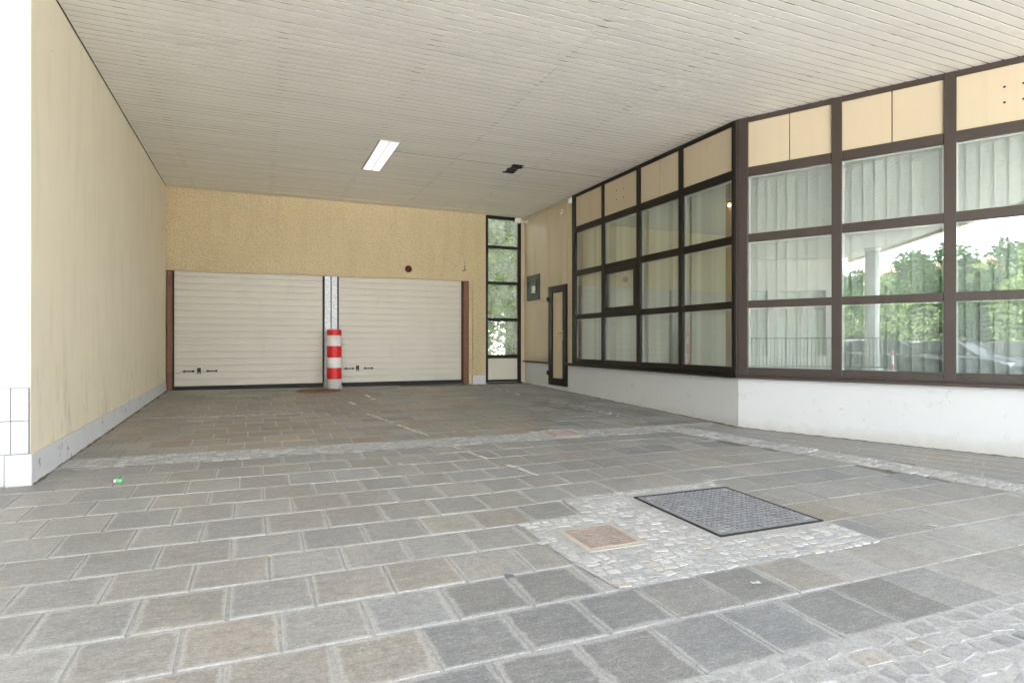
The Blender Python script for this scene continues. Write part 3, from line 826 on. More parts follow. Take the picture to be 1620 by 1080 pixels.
# ------------------------------------------------------------------ panel wall, side door, small window
def panel_wall():
    t = thing('panel_wall', 'cream sheet-panel wall with vertical joints around the narrow side door', 'wall', (XR, 13.2, 0))
    seams = [14.56, 13.895, 13.20, 12.50, 11.862]
    bm = BMN()
    def pan(ya, yb, z0, z1): box(bm, XR, XR + .04, ya + .007, yb - .007, z0, z1, .004)
    pan(13.895, 14.56, .872, 4.60); pan(13.20, 13.895, .872, 4.60); pan(13.035, 13.20, .872, 4.60)
    pan(12.135, 12.50, 2.705, 4.60); pan(12.50, 13.035, 2.705, 4.60); pan(11.862, 12.135, .872, 4.60)
    link('panel', bm, 'panel', t)
    bm = BMN(); box(bm, XR + .042, XR + .07, 11.87, 14.56, .3, 4.62); link('backing', bm, 'dark_gap', t)
    bm = BMN(); box(bm, XR - .03, XR + .03, 11.87, 14.56, 4.602, 4.645, .004); link('top_trim', bm, 'panel', t)
    bm = BMN(); box(bm, XR - .05, XR + .03, 13.06, 14.56, .838, .868, .004); link('sill', bm, 'frame', t)
    bm = BMN(); box(bm, XR - .012, XR - .001, 12.40, 12.425, 2.71, 4.33, .003); cyl(bm, (XR - .02, 12.40, 4.37), (XR - .02, 12.47, 4.44), .03, seg=10)
    cyl(bm, (XR - .02, 12.40, 4.37), (XR - .02, 12.36, 4.46), .026, seg=10)
    link('cable', bm, 'panel', t)
panel_wall()
def side_door():
    t = thing('side_door', 'narrow cream side door in a thick dark frame', 'door', (XR, 12.58, .3))
    bm = BMN(); X0, X1 = XR - .045, XR + .04; ya, yb = 12.13, 13.03; z0, z1 = .335, 2.70
    ja, jb = 12.30, 12.83
    box(bm, X0, X1, ya, ja, z0, z1, .004); box(bm, X0, X1, jb, yb, z0, z1, .004); box(bm, X0 + .002, X1, ja, jb, 2.535, z1 - .002, .003); box(bm, X0 + .002, X1, ja, jb, z0 + .002, .505, .003)
    link('frame', bm, 'frame', t)
    bm = BMN()
    w = (jb - ja) / 6
    for i in range(6): box(bm, XR - .018, XR + .02, ja + i * w + .002, ja + (i + 1) * w - .002, .507, 2.533, .003)
    link('door_leaf', bm, 'panel', t)
    bm = BMN(); cyl(bm, (X0, 12.29, 1.575), (X0 - .05, 12.29, 1.575), .014, seg=10); cyl(bm, (X0 - .05, 12.28, 1.575), (X0 - .05, 12.48, 1.572), .011, seg=10); box(bm, X0 - .006, X0, 12.265, 12.30, 1.40, 1.64, .003)
    link('handle', bm, 'brass', t)
    for z in (2.40, .62):
        bm = BMN(); box(bm, X0 - .03, X0 - .001, 12.99, 13.07, z - .05, z + .05, .008); link('hinge', bm, 'frame', t)
side_door()
def small_window():
    t = thing('small_window', 'small square dark green framed window on the cream panel wall', 'window', (XR, 13.94, 2.75))
    bm = BMN(); y0, y1, z0, z1 = 13.575, 14.31, 2.435, 3.085
    a = .13
    for X0, g, k in ((XR - .035, 0, .13), (XR - .055, .13, .05)):
        ya, yb, za, zb = y0 + g, y1 - g, z0 + g, z1 - g
        box(bm, X0, XR - .001, ya, ya + k, za, zb, .004); box(bm, X0, XR - .001, yb - k, yb, za, zb, .004)
        box(bm, X0 + .002, XR - .001, ya + k, yb - k, za, za + k, .004); box(bm, X0 + .002, XR - .001, ya + k, yb - k, zb - k, zb, .004)
    link('frame', bm, 'green_frame', t)
    bm = BMN(); box(bm, XR - .012, XR - .006, y0 + .18, y1 - .18, z0 + .18, z1 - .18); link('pane', bm, 'glass', t)
    bm = BMN(); box(bm, XR - .0055, XR - .001, y0 + .18, y1 - .18, z0 + .18, z1 - .18); link('inner_panel', bm, 'panel_grey', t)
small_window()
bm = BMN(); box(bm, XR - .09, XR - .01, 11.86, 11.96, 4.50, 4.62, .012)
tag(link('sensor_box', bm, 'plastic_white'), 'small white sensor box under the canopy beside the far glazed front', 'sensor')

# ------------------------------------------------------------------ low white walls
def low_walls():
    bm = BMN(); box(bm, XR + .01, XR + .3, 13.03, 14.6, .1, .842)
    box(bm, XR + .01, XR + .3, 12.13, 13.03, .1, .334)
    pts = [(XR + .01, 12.13), (XR + .01, BY + .01), (XR + .3, BY + .01), (XR + .3, 12.13)]
    prism(bm, pts[::-1], .1, .842)
    tag(link('low_wall', bm, 'white'), 'low white painted wall below the panel wall and the far glazed front', 'wall')
    bm = BMN(); c = fpt(-0.02, 0.0)
    P = [(XR + .008, BY + .012), fpt(8.5, 0), fpt(8.5, -.3), (XR + .3, BY + .012)]
    prism(bm, P, -.2, .832)
    tag(link('low_wall', bm, 'white'), 'bright white low wall below the near bent glazed front', 'wall')
low_walls()

M['dirt'] = simple('brown_mossy_dirt', (0.15, 0.135, 0.095), 0.95, var=0.4, scale=12, bump=0.6)
def dirt_line(P, Q, nrm, w0, w1, label, n=90):
    rs = random.Random(len(label)); bm = BMN(); prev = None
    for i in range(n + 1):
        f = i / n; x = P[0] + (Q[0] - P[0]) * f; y = P[1] + (Q[1] - P[1]) * f
        w = rs.uniform(w0, w1) * (1.8 if rs.random() < .08 else 1); h = rs.uniform(.006, .02)
        a = bm.verts.new((x - nrm[0] * .01, y - nrm[1] * .01, fz(x, y) + h)); b = bm.verts.new((x + nrm[0] * w, y + nrm[1] * w, fz(x, y) + .003))
        c = bm.verts.new((x + nrm[0] * w, y + nrm[1] * w, fz(x, y) - .01))
        if prev: bm.faces.new((prev[0], prev[1], b, a)); bm.faces.new((prev[1], prev[2], c, b))
        prev = (a, b, c)
    bmesh.ops.recalc_face_normals(bm, faces=bm.faces)
    tag(link('dirt_strip', bm, 'dirt'), label, None, None, 'structure')
dirt_line(fpt(-.02), fpt(5.0), (NX, NY), .008, .04, 'ragged line of soil at the foot of the near low white wall')
dirt_line((XR + .01, BY), (XR + .01, 14.5), (-1, 0), .008, .035, 'ragged line of soil at the foot of the far low white wall')
dirt_line((XL + .018, 6.3), (XL + .018, 14.4), (1, 0), .005, .03, 'ragged line of soil at the foot of the left wall')
# ------------------------------------------------------------------ glazed fronts
ZR = [(.878, .995), (1.868, 1.975), (2.832, 2.952), (3.798, 3.93), (4.592, 4.660)]
def front(name, label, T, mull, base_loc, fmat, sashes=(), seams=(), zsill=(.836, .876), sill_ends=None, holes=()):
    t = thing(name, label, 'glazed front', base_loc)
    bm = BMN(); D0, D1 = -.035, .06
    for a, b in mull: box(bm, a, b, D0, D1, ZR[0][0], ZC - .003, .004, 0, T)
    spans = [(mull[i][1], mull[i + 1][0]) for i in range(len(mull) - 1)]
    for a, b in spans:
        for z0, z1 in ZR: box(bm, a, b, D0 + .004, D1, z0, z1, .003, 0, T)
    link('frame', bm, fmat, t)
    for i, (a, b) in enumerate(spans):
        for k in range(3):
            z0, z1 = ZR[k][1], ZR[k + 1][0]
            ya, yb = a, b
            if (i, k) in sashes:
                bm = BMN(); g = .085
                box(bm, a, a + g, D0 - .012, D0 + .05, z0, z1, .004, 0, T); box(bm, b - g, b, D0 - .012, D0 + .05, z0, z1, .004, 0, T)
                box(bm, a + g, b - g, D0 - .010, D0 + .05, z0, z0 + g, .003, 0, T); box(bm, a + g, b - g, D0 - .010, D0 + .05, z1 - g, z1, .003, 0, T)
                link('sash', bm, fmat, t); ya, yb, z0, z1 = a + g, b - g, z0 + g, z1 - g
            bm = BMN(); box(bm, ya, yb, .006, .012, z0, z1, 0, 0, T)
            # pale glazing bead round the pane, on the inner side of the rebate
            link('pane', bm, 'glass', t)
        bm = BMN(); z0, z1 = ZR[3][1], ZR[4][0]
        cut = [a] + [s for s in seams if a < s < b] + [b]
        for c, d in zip(cut, cut[1:]):
            box(bm, c + (.006 if c != a else 0), d - (.006 if d != b else 0), -.006, .03, z0, z1, .003, 0, T)
        for hx, hz in holes:
            if a < hx < b: box(bm, hx - .012, hx + .012, -.0075, -.0062, hz - .012, hz + .012, 0, 1, T)
        link('panel', bm, ['panel', 'black'], t)
        if len(cut) > 2:
            bm = BMN(); box(bm, a + .01, b - .01, .032, .05, z0, z1, 0, 0, T); link('panel_backing', bm, fmat, t)
    bm = BMN(); a, b = sill_ends
    box(bm, a, b, -.10, .06, zsill[0], zsill[1], .006, 0, T); box(bm, a, b, -.07, -.036, zsill[1] + .001, zsill[1] + .016, .003, 0, T)
    link('sill', bm, fmat, t)
    bm = BMN()
    for i, (a, b) in enumerate(spans):
        for k in range(3):
            z0, z1 = ZR[k][1], ZR[k + 1][0]; e = .018
            box(bm, a, a + e, .013, .045, z0, z1, 0, 0, T); box(bm, b - e, b, .013, .045, z0, z1, 0, 0, T)
            box(bm, a + e, b - e, .013, .045, z1 - e, z1, 0, 0, T)
    link('glazing_bead', bm, 'plastic_white', t)
    return spans
FAR_M = [(6.862, 6.934), (8.058, 8.161), (9.263, 9.375), (10.526, 10.611), (11.712, 11.858)]
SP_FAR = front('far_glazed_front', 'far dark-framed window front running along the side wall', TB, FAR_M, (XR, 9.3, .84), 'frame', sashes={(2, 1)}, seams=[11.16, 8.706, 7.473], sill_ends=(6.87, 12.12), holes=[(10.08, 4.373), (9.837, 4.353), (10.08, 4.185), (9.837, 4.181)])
NEAR_M = [(.006, .122), (1.221, 1.345), (2.453, 2.578), (3.69, 3.815), (4.92, 5.045), (6.155, 6.28), (7.39, 7.515)]
SP_NEAR = front('near_glazed_front', 'near brown-framed window front that bends towards the street', TF, NEAR_M, (*fpt(2), .84), 'frame_near_lit', seams=[.685, 1.912], sill_ends=(-.03, 8.5), holes=[(3.029, 4.353), (3.029, 4.171), (3.20, 4.353), (3.20, 4.171)])
bm = BMN(); box(bm, XR - .03, XR + .07, 6.829, 6.859, .838, ZC - .004, .006); box(bm, -.012, .003, -.045, .06, .838, ZC - .004, .003, 0, TF)
tag(link('corner_trim', bm, 'rust_trim' if 'rust_trim' in M else 'frame_near_lit'), 'brown corner cover strips where the two glazed fronts meet', 'trim')
# end wall of the near front
bm = BMN(); box(bm, 7.516, 8.5, 0, .3, .834, ZC + .02, 0, 0, TF)
tag(link('end_wall', bm, 'plaster'), 'cream rendered end wall beyond the near glazed front', 'wall')

# ------------------------------------------------------------------ blinds and office
def blind(T, a, b, ang, label, pitch, depth, gap0=0.0, mat='blind'):
    t = bpy.data.objects.new('vertical_blind', None); COL.objects.link(t)
    P = T @ Vector(((a + b) / 2, depth, .95)); t.location = P
    tag(t, label, 'blind', 'vertical blinds behind the glazed fronts')
    bm = BMN(); Lt = bm.loops.layers.float_color.new('tint'); n = int((b - a - gap0) / pitch)
    for i in range(n):
        c = a + gap0 + (i + .5) * pitch; w = .075; an = ang + random.uniform(-.05, .05); kt = random.uniform(.74, 1.10) if mat == 'blind_far_lit' else random.uniform(.90, 1.06)
        ca, sa = math.cos(an), math.sin(an)
        pr = []
        for k in range(5):
            u = -1 + k * .5; cv = .004 * (1 - u * u)
            pr.append((c + u * w * ca - cv * sa, depth + u * w * sa + cv * ca))
        pb = [(x + .0012 * sa, y - .0012 * -ca) for x, y in pr]
        V = [[bm.verts.new(T @ Vector((x, y, z))) for x, y in pr] for z in (.93, 3.93)]
        for k in range(4):
            f = bm.faces.new((V[0][k], V[0][k + 1], V[1][k + 1], V[1][k])); f.smooth = True
            for lp in f.loops: lp[Lt] = (kt, kt, kt, 1)
    o = link('slats', bm, mat, t)
    bm = BMN(); box(bm, a, b, depth - .03, depth + .03, 3.94, 3.98, 0, 0, T); link('rail', bm, 'plastic_white', t)
ordn = ['first', 'second', 'third', 'fourth', 'fifth', 'sixth']
far_lbl = ['pale green vertical blind behind the bay of the far front beside the bend', 'pale vertical blind in the second bay of the far front from the bend',
           'pale vertical blind behind the bay of the far front with the opening sash', 'pale vertical blind in the far front bay nearest the side door']
for i, (a, b) in enumerate(SP_FAR): blind(TB, a + (.38 if i == 0 else 0), b + .05, -.35, far_lbl[i], .118, .17, 0.0, 'blind_far_lit')
near_lbl = ['pale vertical blind in the near front bay touching the bend', 'pale vertical blind in the near front bay with the seamed panel, reflecting a column', 'pale vertical blind in the near front bay reflecting dark cars', 'pale vertical blind beyond the right picture edge', 'pale vertical blind further along the near front', 'pale vertical blind in the last bay of the near front']
for i, (a, b) in enumerate(SP_NEAR): blind(TF, a - .04, b + .04, .22, near_lbl[i], .136, .15)
# gold curtain and warm lamp in the far front's first bay
bm = BMN(); V = []
for i in range(25):
    y = 7.27 + i * .0105; x = XR + .33 + .035 * math.sin(i * 1.25)
    V.append((bm.verts.new((x, y, .95)), bm.verts.new((x, y, 4.2))))
for a, b in zip(V, V[1:]): f = bm.faces.new((a[0], b[0], b[1], a[1])); f.smooth = True
tag(link('curtain', bm, 'curtain'), 'ochre curtain hanging inside the far glazed front at the bend', 'curtain')
def office():
    FP = [(XR + .35, 14.6), (XR + .35, 12.2)]
    P = [(XR + .08, 14.6), (XR + .08, 6.87), fpt(.05, -.1), fpt(8.5, -.1), (15.5, -.6), (15.5, 14.6)]
    bm = BMN(); prism(bm, P, .60, .70); tag(link('office_floor', bm, 'office_floor'), 'dark office floor behind the glazed fronts', None, None, 'structure')
    bm = BMN(); prism(bm, P, 4.45, 4.60); tag(link('office_ceiling', bm, 'office_wall'), 'office ceiling behind the glazed fronts', None, None, 'structure')
    bm = BMN(); box(bm, 15.5, 15.7, -.8, 14.8, 0, 4.6); box(bm, XR + .075, 15.5, 14.6, 14.8, 0, 4.66); box(bm, 11.2, 15.5, -.8, -.6, 0, 4.6)
    box(bm, 9.6, 9.75, 2.5, 14.6, .7, 4.45); 
    tag(link('office_wall', bm, 'office_wall'), 'plain walls of the office behind the blinds', 'wall', None, 'structure')
office()
def pendant():
    c = Vector((6.80, 7.27, 3.50))
    t = thing('pendant_lamp', 'lit warm lamp glowing inside the office beside the ochre curtain', 'lamp', c)
    bm = BMN(); bmesh.ops.create_uvsphere(bm, u_segments=16, v_segments=10, radius=.02, matrix=Matrix.Translation(c)); link('bulb', bm, 'warm_glow', t, True)
    bm = BMN(); cyl(bm, c + Vector((0, 0, .05)), (c.x, c.y, 4.45), .006, seg=8); link('cord', bm, 'black', t)
    bm = BMN(); cyl(bm, c + Vector((0, 0, .03)), c + Vector((0, 0, .11)), .07, .03, seg=20, cap=False); link('shade', bm, 'brass', t)
pendant()

# ------------------------------------------------------------------ canopy
def canopy():
    t = thing('canopy_ceiling', 'wide canopy ceiling of narrow cream metal slats', 'ceiling', (2, 7, ZC))
    bm = BMN(); Lc = bm.loops.layers.float_color.new('tint')
    pitch = .1203; y = YCE + .12; H = .016
    row = 0; clips = []
    while y < 14.14:
        yc = y + pitch / 2
        xa = XL + .01 if yc > 6.36 else -9.4
        xb = min(xright(yc) + .03, XR + .02 if yc > BY else 99)
        spans = [(xa, xb)]
        if 9.80 < yc < 11.60: spans = [(xa, 1.825), (2.195, xb)]
        if 10.22 < yc < 10.74:
            spans = spans[:-1] + [(spans[-1][0], 4.385 + random.uniform(-.02, .02)), (4.61 + random.uniform(-.02, .03), xb)]
        w = .1120
        for a, b in spans:
            segs = [a] + [q for q in (-7.2 + 1.52 * 0, -2.75, 3.31) if a + .3 < q < b - .3] + [b]
            for sa, sb in zip(segs, segs[1:]):
                k = random.uniform(.93, 1.04); dz = random.uniform(-.0007, .0007)
                if 10.30 < yc < 10.45 and sa > 2: dz -= .004
                z = ZC + dz
                n = max(1, int((sb - sa) / 1.2)); xs = lin(sa + .0012, sb - .0012, n)
                pr = [(y + .0005, z + .0022), (y + .0025, z), (y + w - .003, z), (y + w, z + .003), (y + w, z + H), (y + w + .009, z + H)]
                rows = [[bm.verts.new((x, py, pz + (0.0009 * math.sin(x * 2.1 + row)))) for py, pz in pr] for x in xs]
                for r0, r1 in zip(rows, rows[1:]):
                    for i in range(len(pr) - 1):
                        f = bm.faces.new((r0[i], r0[i + 1], r1[i + 1], r1[i]))
                        for lp in f.loops: lp[Lc] = (k, k, k * random.uniform(.985, 1), 1)
        for xs_ in (-6.0, -4.3, -2.75, -1.24, .275, 1.79, 3.31, 4.80, 6.3):
            if xa < xs_ < xb - .05 and random.random() < .75 and not (9.7 < yc < 11.7 and 1.7 < xs_ < 2.3):
                ln = random.uniform(.05, .13); o = random.uniform(-.02, .02)
                clips.append((xs_ + o - ln / 2, xs_ + o + ln / 2, y + w + .0003, y + pitch + .0032))
        if random.random() < .8:
            ln = random.uniform(.05, .22); clips.append((xb - .05 - ln, xb - .05, y + w + .001, y + pitch + .003))
        y += pitch; row += 1
    link('slats', bm, 'slat', t)
    bm = BMN()
    for a, b, c, d in clips: box(bm, a, b, c, d, ZC + .0008, ZC + .0125)
    link('clips', bm, M['clip'], t)
    bm = BMN()
    yb0 = 14.16
    box(bm, XL + .01, XR - .02, yb0, YB + .06, ZC - .006, ZC + .012, .003)
    link('edge_board', bm, M['slat_plain'], t)
    bm = BMN(); box(bm, XL + .001, XL + .014, 6.32, 14.5, ZC - .006, ZC + .01, .003); link('wall_angle', bm, 'frame', t)
    bm = BMN(); prism(bm, [(-9.5, YCE + .1), (fpt(8.9)[0] + .3, YCE + .1), (12.5, YCE + .1), (12.5, 14.58), (-9.5, 14.58)], ZC + .075, ZC + .10); link('void', bm, 'backing', t)
    bm = BMN(); box(bm, -10.5, 15.7, YCE - .05, YCE + .1, ZC - .06, 5.4, .01); link('fascia', bm, 'plaster', t)
    bm = BMN(); box(bm, -10.5, 15.7, YCE + .12, 14.6, 4.80, 10.0); link('upper_floors', bm, 'office_wall', t)  # unseen upper floors, made tall to shade the ground beside the canopy
    # ragged opening where slats are missing
    bm = BMN(); X0, X1, Y0, Y1 = 4.395, 4.60, 10.24, 10.76
    for i in range(7):
        y = Y0 + i * .08; box(bm, X0 - .03 + random.uniform(-.02, .02), X1 + random.uniform(-.04, .03), y, y + random.uniform(.012, .03), ZC + .02 + random.uniform(0, .03), ZC + .028 + random.uniform(.03, .04))
    link('broken_opening', bm, 'dark_gap', t)
M['clip'] = simple('dirty_slat_clip', (0.05, 0.043, 0.035), 0.8, var=0.3)
M['slat_plain'] = simple('cream_ceiling_board', (0.70, 0.66, 0.58), 0.45, var=0.05)
canopy()
def ceiling_light():
    x0, x1, y0, y1 = 1.835, 2.185, 9.81, 11.60
    t = thing('ceiling_light', 'long recessed white louvred ceiling light among the canopy slats', 'ceiling light', (2.01, 10.7, ZC))
    bm = BMN(); w = .022
    for a, b, c, d in ((x0, x0 + w, y0, y1), (x1 - w, x1, y0, y1), (x0 + w, x1 - w, y0, y0 + w), (x0 + w, x1 - w, y1 - w, y1)): box(bm, a, b, c, d, ZC - .012, ZC + .05, .003)
    link('frame', bm, 'plastic_white', t)
    bm = BMN(); xm = (x0 + x1) / 2
    for i in range(34):
        y = y0 + w + (y1 - y0 - 2 * w) * (i + .5) / 34
        box(bm, x0 + w, xm - .008, y - .002, y + .002, ZC - .004, ZC + .020); box(bm, xm + .008, x1 - w, y - .002, y + .002, ZC - .004, ZC + .020)
    box(bm, xm - .007, xm + .007, y0 + w, y1 - w, ZC - .008, ZC + .022)
    link('louvre', bm, 'plastic_white', t)
    bm = BMN(); box(bm, x0 + w, x1 - w, y0 + w, y1 - w, ZC + .024, ZC + .03); link('diffuser', bm, 'lamp_glow', t)
ceiling_light()

# ------------------------------------------------------------------ litter
def litter():
    x, y = -1.13, 6.16; z = fz(x, y)
    t = thing('bottle', 'small crushed green and white drinks bottle lying near the left wall', 'litter', (x, y, z))
    bm = BMN(); cyl(bm, (x, y, z + .016), (x + .045, y - .012, z + .015), .019, .016, 14); link('bottle_body', bm, M['lit_green'], t)
    bm = BMN(); cyl(bm, (x - .022, y + .005, z + .015), (x, y, z + .016), .013, .018, 14); link('bottle_label', bm, 'plastic_white', t)
    bm = BMN(); cyl(bm, (x - .036, y + .008, z + .013), (x - .023, y + .005, z + .014), .011, .011, 12); link('bottle_cap', bm, M['lit_red'], t)
    def scrap(px, py, w, h, mat, label, a):
        bm = BMN(); z = fz(px, py) + .003
        T = Matrix.Translation((px, py, z)) @ Matrix.Rotation(a, 4, 'Z')
        n = 5; V = [[bm.verts.new(T @ Vector((-w + 2 * w * i / n, -h + 2 * h * j / 2, .004 + random.uniform(0, .012)))) for j in range(3)] for i in range(n + 1)]
        for i in range(n):
            for j in range(2): bm.faces.new((V[i][j], V[i + 1][j], V[i + 1][j + 1], V[i][j + 1]))
        r = bmesh.ops.solidify(bm, geom=bm.faces[:], thickness=.002)
        tag(link('paper_scrap', bm, mat), label, 'litter')
    scrap(.06, 3.82, .02, .008, M['lit_tan'], 'tiny tan scrap lying on the slabs left of the small drain grate', .1)
    scrap(2.53, 2.50, .028, .010, 'plastic_white', 'tiny white scrap on the dark slab in front of the sett patch', -.5)
    scrap(4.52, 2.78, .05, .010, 'plastic_white', 'thin white scrap on the slabs right of the manhole cover', -1.2)
    scrap(1.33, 6.02, .03, .008, 'plastic_white', 'tiny white scrap on the slabs just before the sett strip', -1.0)
M['lit_green'] = simple('green_plastic', (0.14, 0.55, 0.20), 0.25, var=0.05)
M['lit_red'] = simple('dark_red_plastic', (0.28, 0.05, 0.08), 0.35)
M['lit_tan'] = simple('tan_card', (0.55, 0.40, 0.22), 0.8)
litter()
def stain(px, py, w, h, mat, name, label):
    bm = BMN(); n = 18; V = []
    for i in range(n):
        a = 2 * math.pi * i / n; r = random.uniform(.7, 1.15); x, y = px + math.cos(a) * w * r, py + math.sin(a) * h * r
        V.append(bm.verts.new((x, y, fz(x, y) + .0042)))
    bm.faces.new(V); tag(link(name, bm, mat), label, None, None, 'structure')
M['stain_blue'] = simple('grey_blue_stain', (0.15, 0.16, 0.19), 0.8)
M['stain_brown'] = simple('brown_stain', (0.16, 0.12, 0.08), 0.8)
stain(1.30, 3.09, .035, .030, 'stain_blue', 'paving_stain', 'small grey blue stain on a tan slab')

# ------------------------------------------------------------------ surroundings seen in the reflections and through the window
def leaves(bm, L, c, r, n, size, squash=1.0):
    for _ in range(n):
        while True:
            p = Vector((random.uniform(-1, 1), random.uniform(-1, 1), random.uniform(-1, 1)))
            if .35 < p.length < 1: break
        q = Vector(c) + Vector((p.x * r, p.y * r, p.z * r * squash))
        a = Vector((random.gauss(0, 1), random.gauss(0, 1), random.gauss(0, .6))).normalized(); b = a.orthogonal().normalized()
        b = (b * math.cos(1.3) + a.cross(b) * random.uniform(-1, 1)).normalized(); s = size * random.uniform(.6, 1.3)
        vs = [bm.verts.new(q + a * s), bm.verts.new(q + b * s * .55), bm.verts.new(q - a * s), bm.verts.new(q - b * s * .55)]
        f = bm.faces.new(vs); k = min(1, max(0, random.gauss(.5, .25)))
        for lp in f.loops: lp[L] = (k, k, k, 1)
def tree_mesh(h, r, nclump, nleaf, size, mat, trunk_h, low=0.25, seed=0):
    random.seed(seed)
    bt = BMN()
    cyl(bt, (0, 0, -.3), (0, 0, trunk_h), r * .09, r * .06, 10)
    bl = BMN(); L = bl.loops.layers.float_color.new('leaf')
    for i in range(nclump):
        z = h * (low + (1 - low) * (i + .5) / nclump); f = math.sin(math.pi * min(1, max(.08, (z / h - low * .6) / (1.06 - low * .6)))) ** .7
        a = i * 2.4 + random.uniform(-.5, .5); rr = r * f * random.uniform(.25, .8)
        c = (math.cos(a) * rr, math.sin(a) * rr, z)
        cyl(bt, (0, 0, max(.3, min(trunk_h * .95, z * .7))), c, r * .03, r * .008, 6)
        leaves(bl, L, c, r * random.uniform(.28, .5), nleaf, size, .75)
    me_t = bpy.data.meshes.new('trunk'); bt.to_mesh(me_t); bt.free(); me_t.materials.append(M['bark'])
    me_l = bpy.data.meshes.new('crown'); bl.to_mesh(me_l); bl.free(); me_l.materials.append(M[mat])
    return me_t, me_l
def put_tree(name, me, loc, s, rz, label, cat, group):
    o = bpy.data.objects.new(name, None); COL.objects.link(o); o.location = loc; o.scale = (s, s, s); o.rotation_euler.z = rz
    tag(o, label, cat, group)
    for nm, m in (('trunk', me[0]), ('crown', me[1])):
        c = bpy.data.objects.new(nm, m); COL.objects.link(c); c.parent = o
random.seed(11)
T1 = tree_mesh(6.0, 2.3, 34, 120, .085, 'leaf', 3.6, .1, 1)
T2 = tree_mesh(9.0, 3.0, 40, 130, .12, 'leaf_mid', 6.0, .18, 2)
T3 = tree_mesh(10, 4.2, 46, 60, .30, 'leaf_mid', 5.0, .12, 3)
T4 = tree_mesh(12, 3.4, 44, 60, .30, 'leaf_dark', 7.0, .2, 4)
random.seed(12)
garden = [('shrub', T1, (5.6, 17.0), .62, 'bright green shrub just outside the narrow window, low on its left'), ('shrub', T1, (7.9, 18.3), .75, 'yellow green shrub outside the narrow window, low on its right'),
          ('garden_tree', T2, (6.9, 21.5), 1.15, 'leafy tree right behind the shrubs outside the narrow window'), ('garden_tree', T2, (9.5, 22.0), 1.5, 'tall tree further right behind the narrow window'),
          ('garden_tree', T2, (11.0, 21.3), 2.15, 'very tall broad tree added out of view on the right to block the sun'), ('garden_tree', T2, (8.4, 26.0), 1.8, 'tall grey green tree at the back of the garden'), ('garden_tree', T2, (12.5, 26.5), 1.9, 'big tree closing the garden at the right'), ('shrub', T1, (6.7, 19.2), .9, 'middle shrub in front of the garden trees')]  # very tall tree added out of view to keep sun off the window
for nm, me, (x, y), s, lb in garden: put_tree(nm, me, (x, y, fz(x, y)), s, random.uniform(0, 6), lb, 'shrub' if nm == 'shrub' else 'tree', 'garden plants behind the narrow window')
tag(grid_sheet('lawn', lin(3, 40, 3), lin(14.9, 60, 4), -0.02, 'gravel_ground'), 'rough green ground behind the building', None, None, 'structure')

# wooded hillside across the car park
def hill():
    bm = BMN(); C = Vector((7, 5)); V = []
    for i in range(13):
        a = math.radians(-150 + i * 6.0); row = []
        for d, z in ((44, -.1), (52, .9), (64, 2.6), (85, 6.0), (120, 10), (180, 14)):
            p = C + Vector((math.sin(a), math.cos(a))) * d; row.append(bm.verts.new((p.x, p.y, z * (1 + .25 * (i < 5)))))
        V.append(row)
    for a, b in zip(V, V[1:]):
        for k in range(5): bm.faces.new((a[k], b[k], b[k + 1], a[k + 1]))
    tag(link('hillside', bm, 'gravel_ground'), 'wooded green hillside across the car park', None, None, 'structure')
hill()
C0 = Vector((7.2, 5.3)); random.seed(21)
for i in range(64):
    a = math.radians(random.uniform(-134, -105)) ; d = random.choice([44, 47, 50, 55, 62, 72]) + random.uniform(-2, 2)
    near = -a * 57.3
    p = C0 + Vector((math.sin(a), math.cos(a))) * d
    s = random.uniform(.42, .62) * (1.0 + .35 * max(0, (near - 112) / 14)); me = random.choice([T3, T3, T4])
    z = max(0, (d - 46) * .12) - .1
    put_tree('hillside_tree', me, (p.x, p.y, z), s, random.uniform(0, 6), 'leafy tree on the hillside across the car park, seen only as a reflection', 'tree', 'trees on the hillside')
def house(ang, d, w, h, z, label, wall):
    p = C0 + Vector((math.sin(ang), math.cos(ang))) * d
    t = thing('house', label, 'house', (p.x, p.y, z))
    T = Matrix.Translation((p.x, p.y, z)) @ Matrix.Rotation(-ang + math.pi / 2, 4, 'Z') @ Matrix.Rotation(math.pi / 2, 4, 'Z')
    bm = BMN(); box(bm, -w / 2, w / 2, -4, 4, -3, h, 0, 0, T); link('wall', bm, wall, t)
    bm = BMN(); vs = [bm.verts.new(T @ Vector(q)) for q in ((-w / 2 - .3, -4.4, h), (w / 2 + .3, -4.4, h), (w / 2 + .3, 4.4, h), (-w / 2 - .3, 4.4, h), (-w / 2 + 1, 0, h + 2.4), (w / 2 - 1, 0, h + 2.4))]
    for f in ((0, 1, 5, 4), (2, 3, 4, 5), (1, 2, 5), (3, 0, 4), (3, 2, 1, 0)): bm.faces.new([vs[i] for i in f])
    link('roof', bm, M['roof'], t)
    for k in range(3):
        bm = BMN(); x = -w / 2 + w * (k + .5) / 3
        for yy in (4.0,): box(bm, x - .5, x + .5, yy, yy + .04, h - 2.2, h - .8, 0, 0, T)
        link('window', bm, 'frame', t)
M['roof'] = simple('clay_roof', (0.30, 0.14, 0.10), 0.9, var=0.2)
M['house_wall'] = simple('pink_house_wall', (0.55, 0.38, 0.30), 0.9)
house(math.radians(-114.5), 88, 12, 3.2, 6.2, 'pale house among the trees on the hillside', 'office_wall')
house(math.radians(-119.5), 92, 10, 3.2, 6.8, 'pinkish house on top of the hillside', 'house_wall')

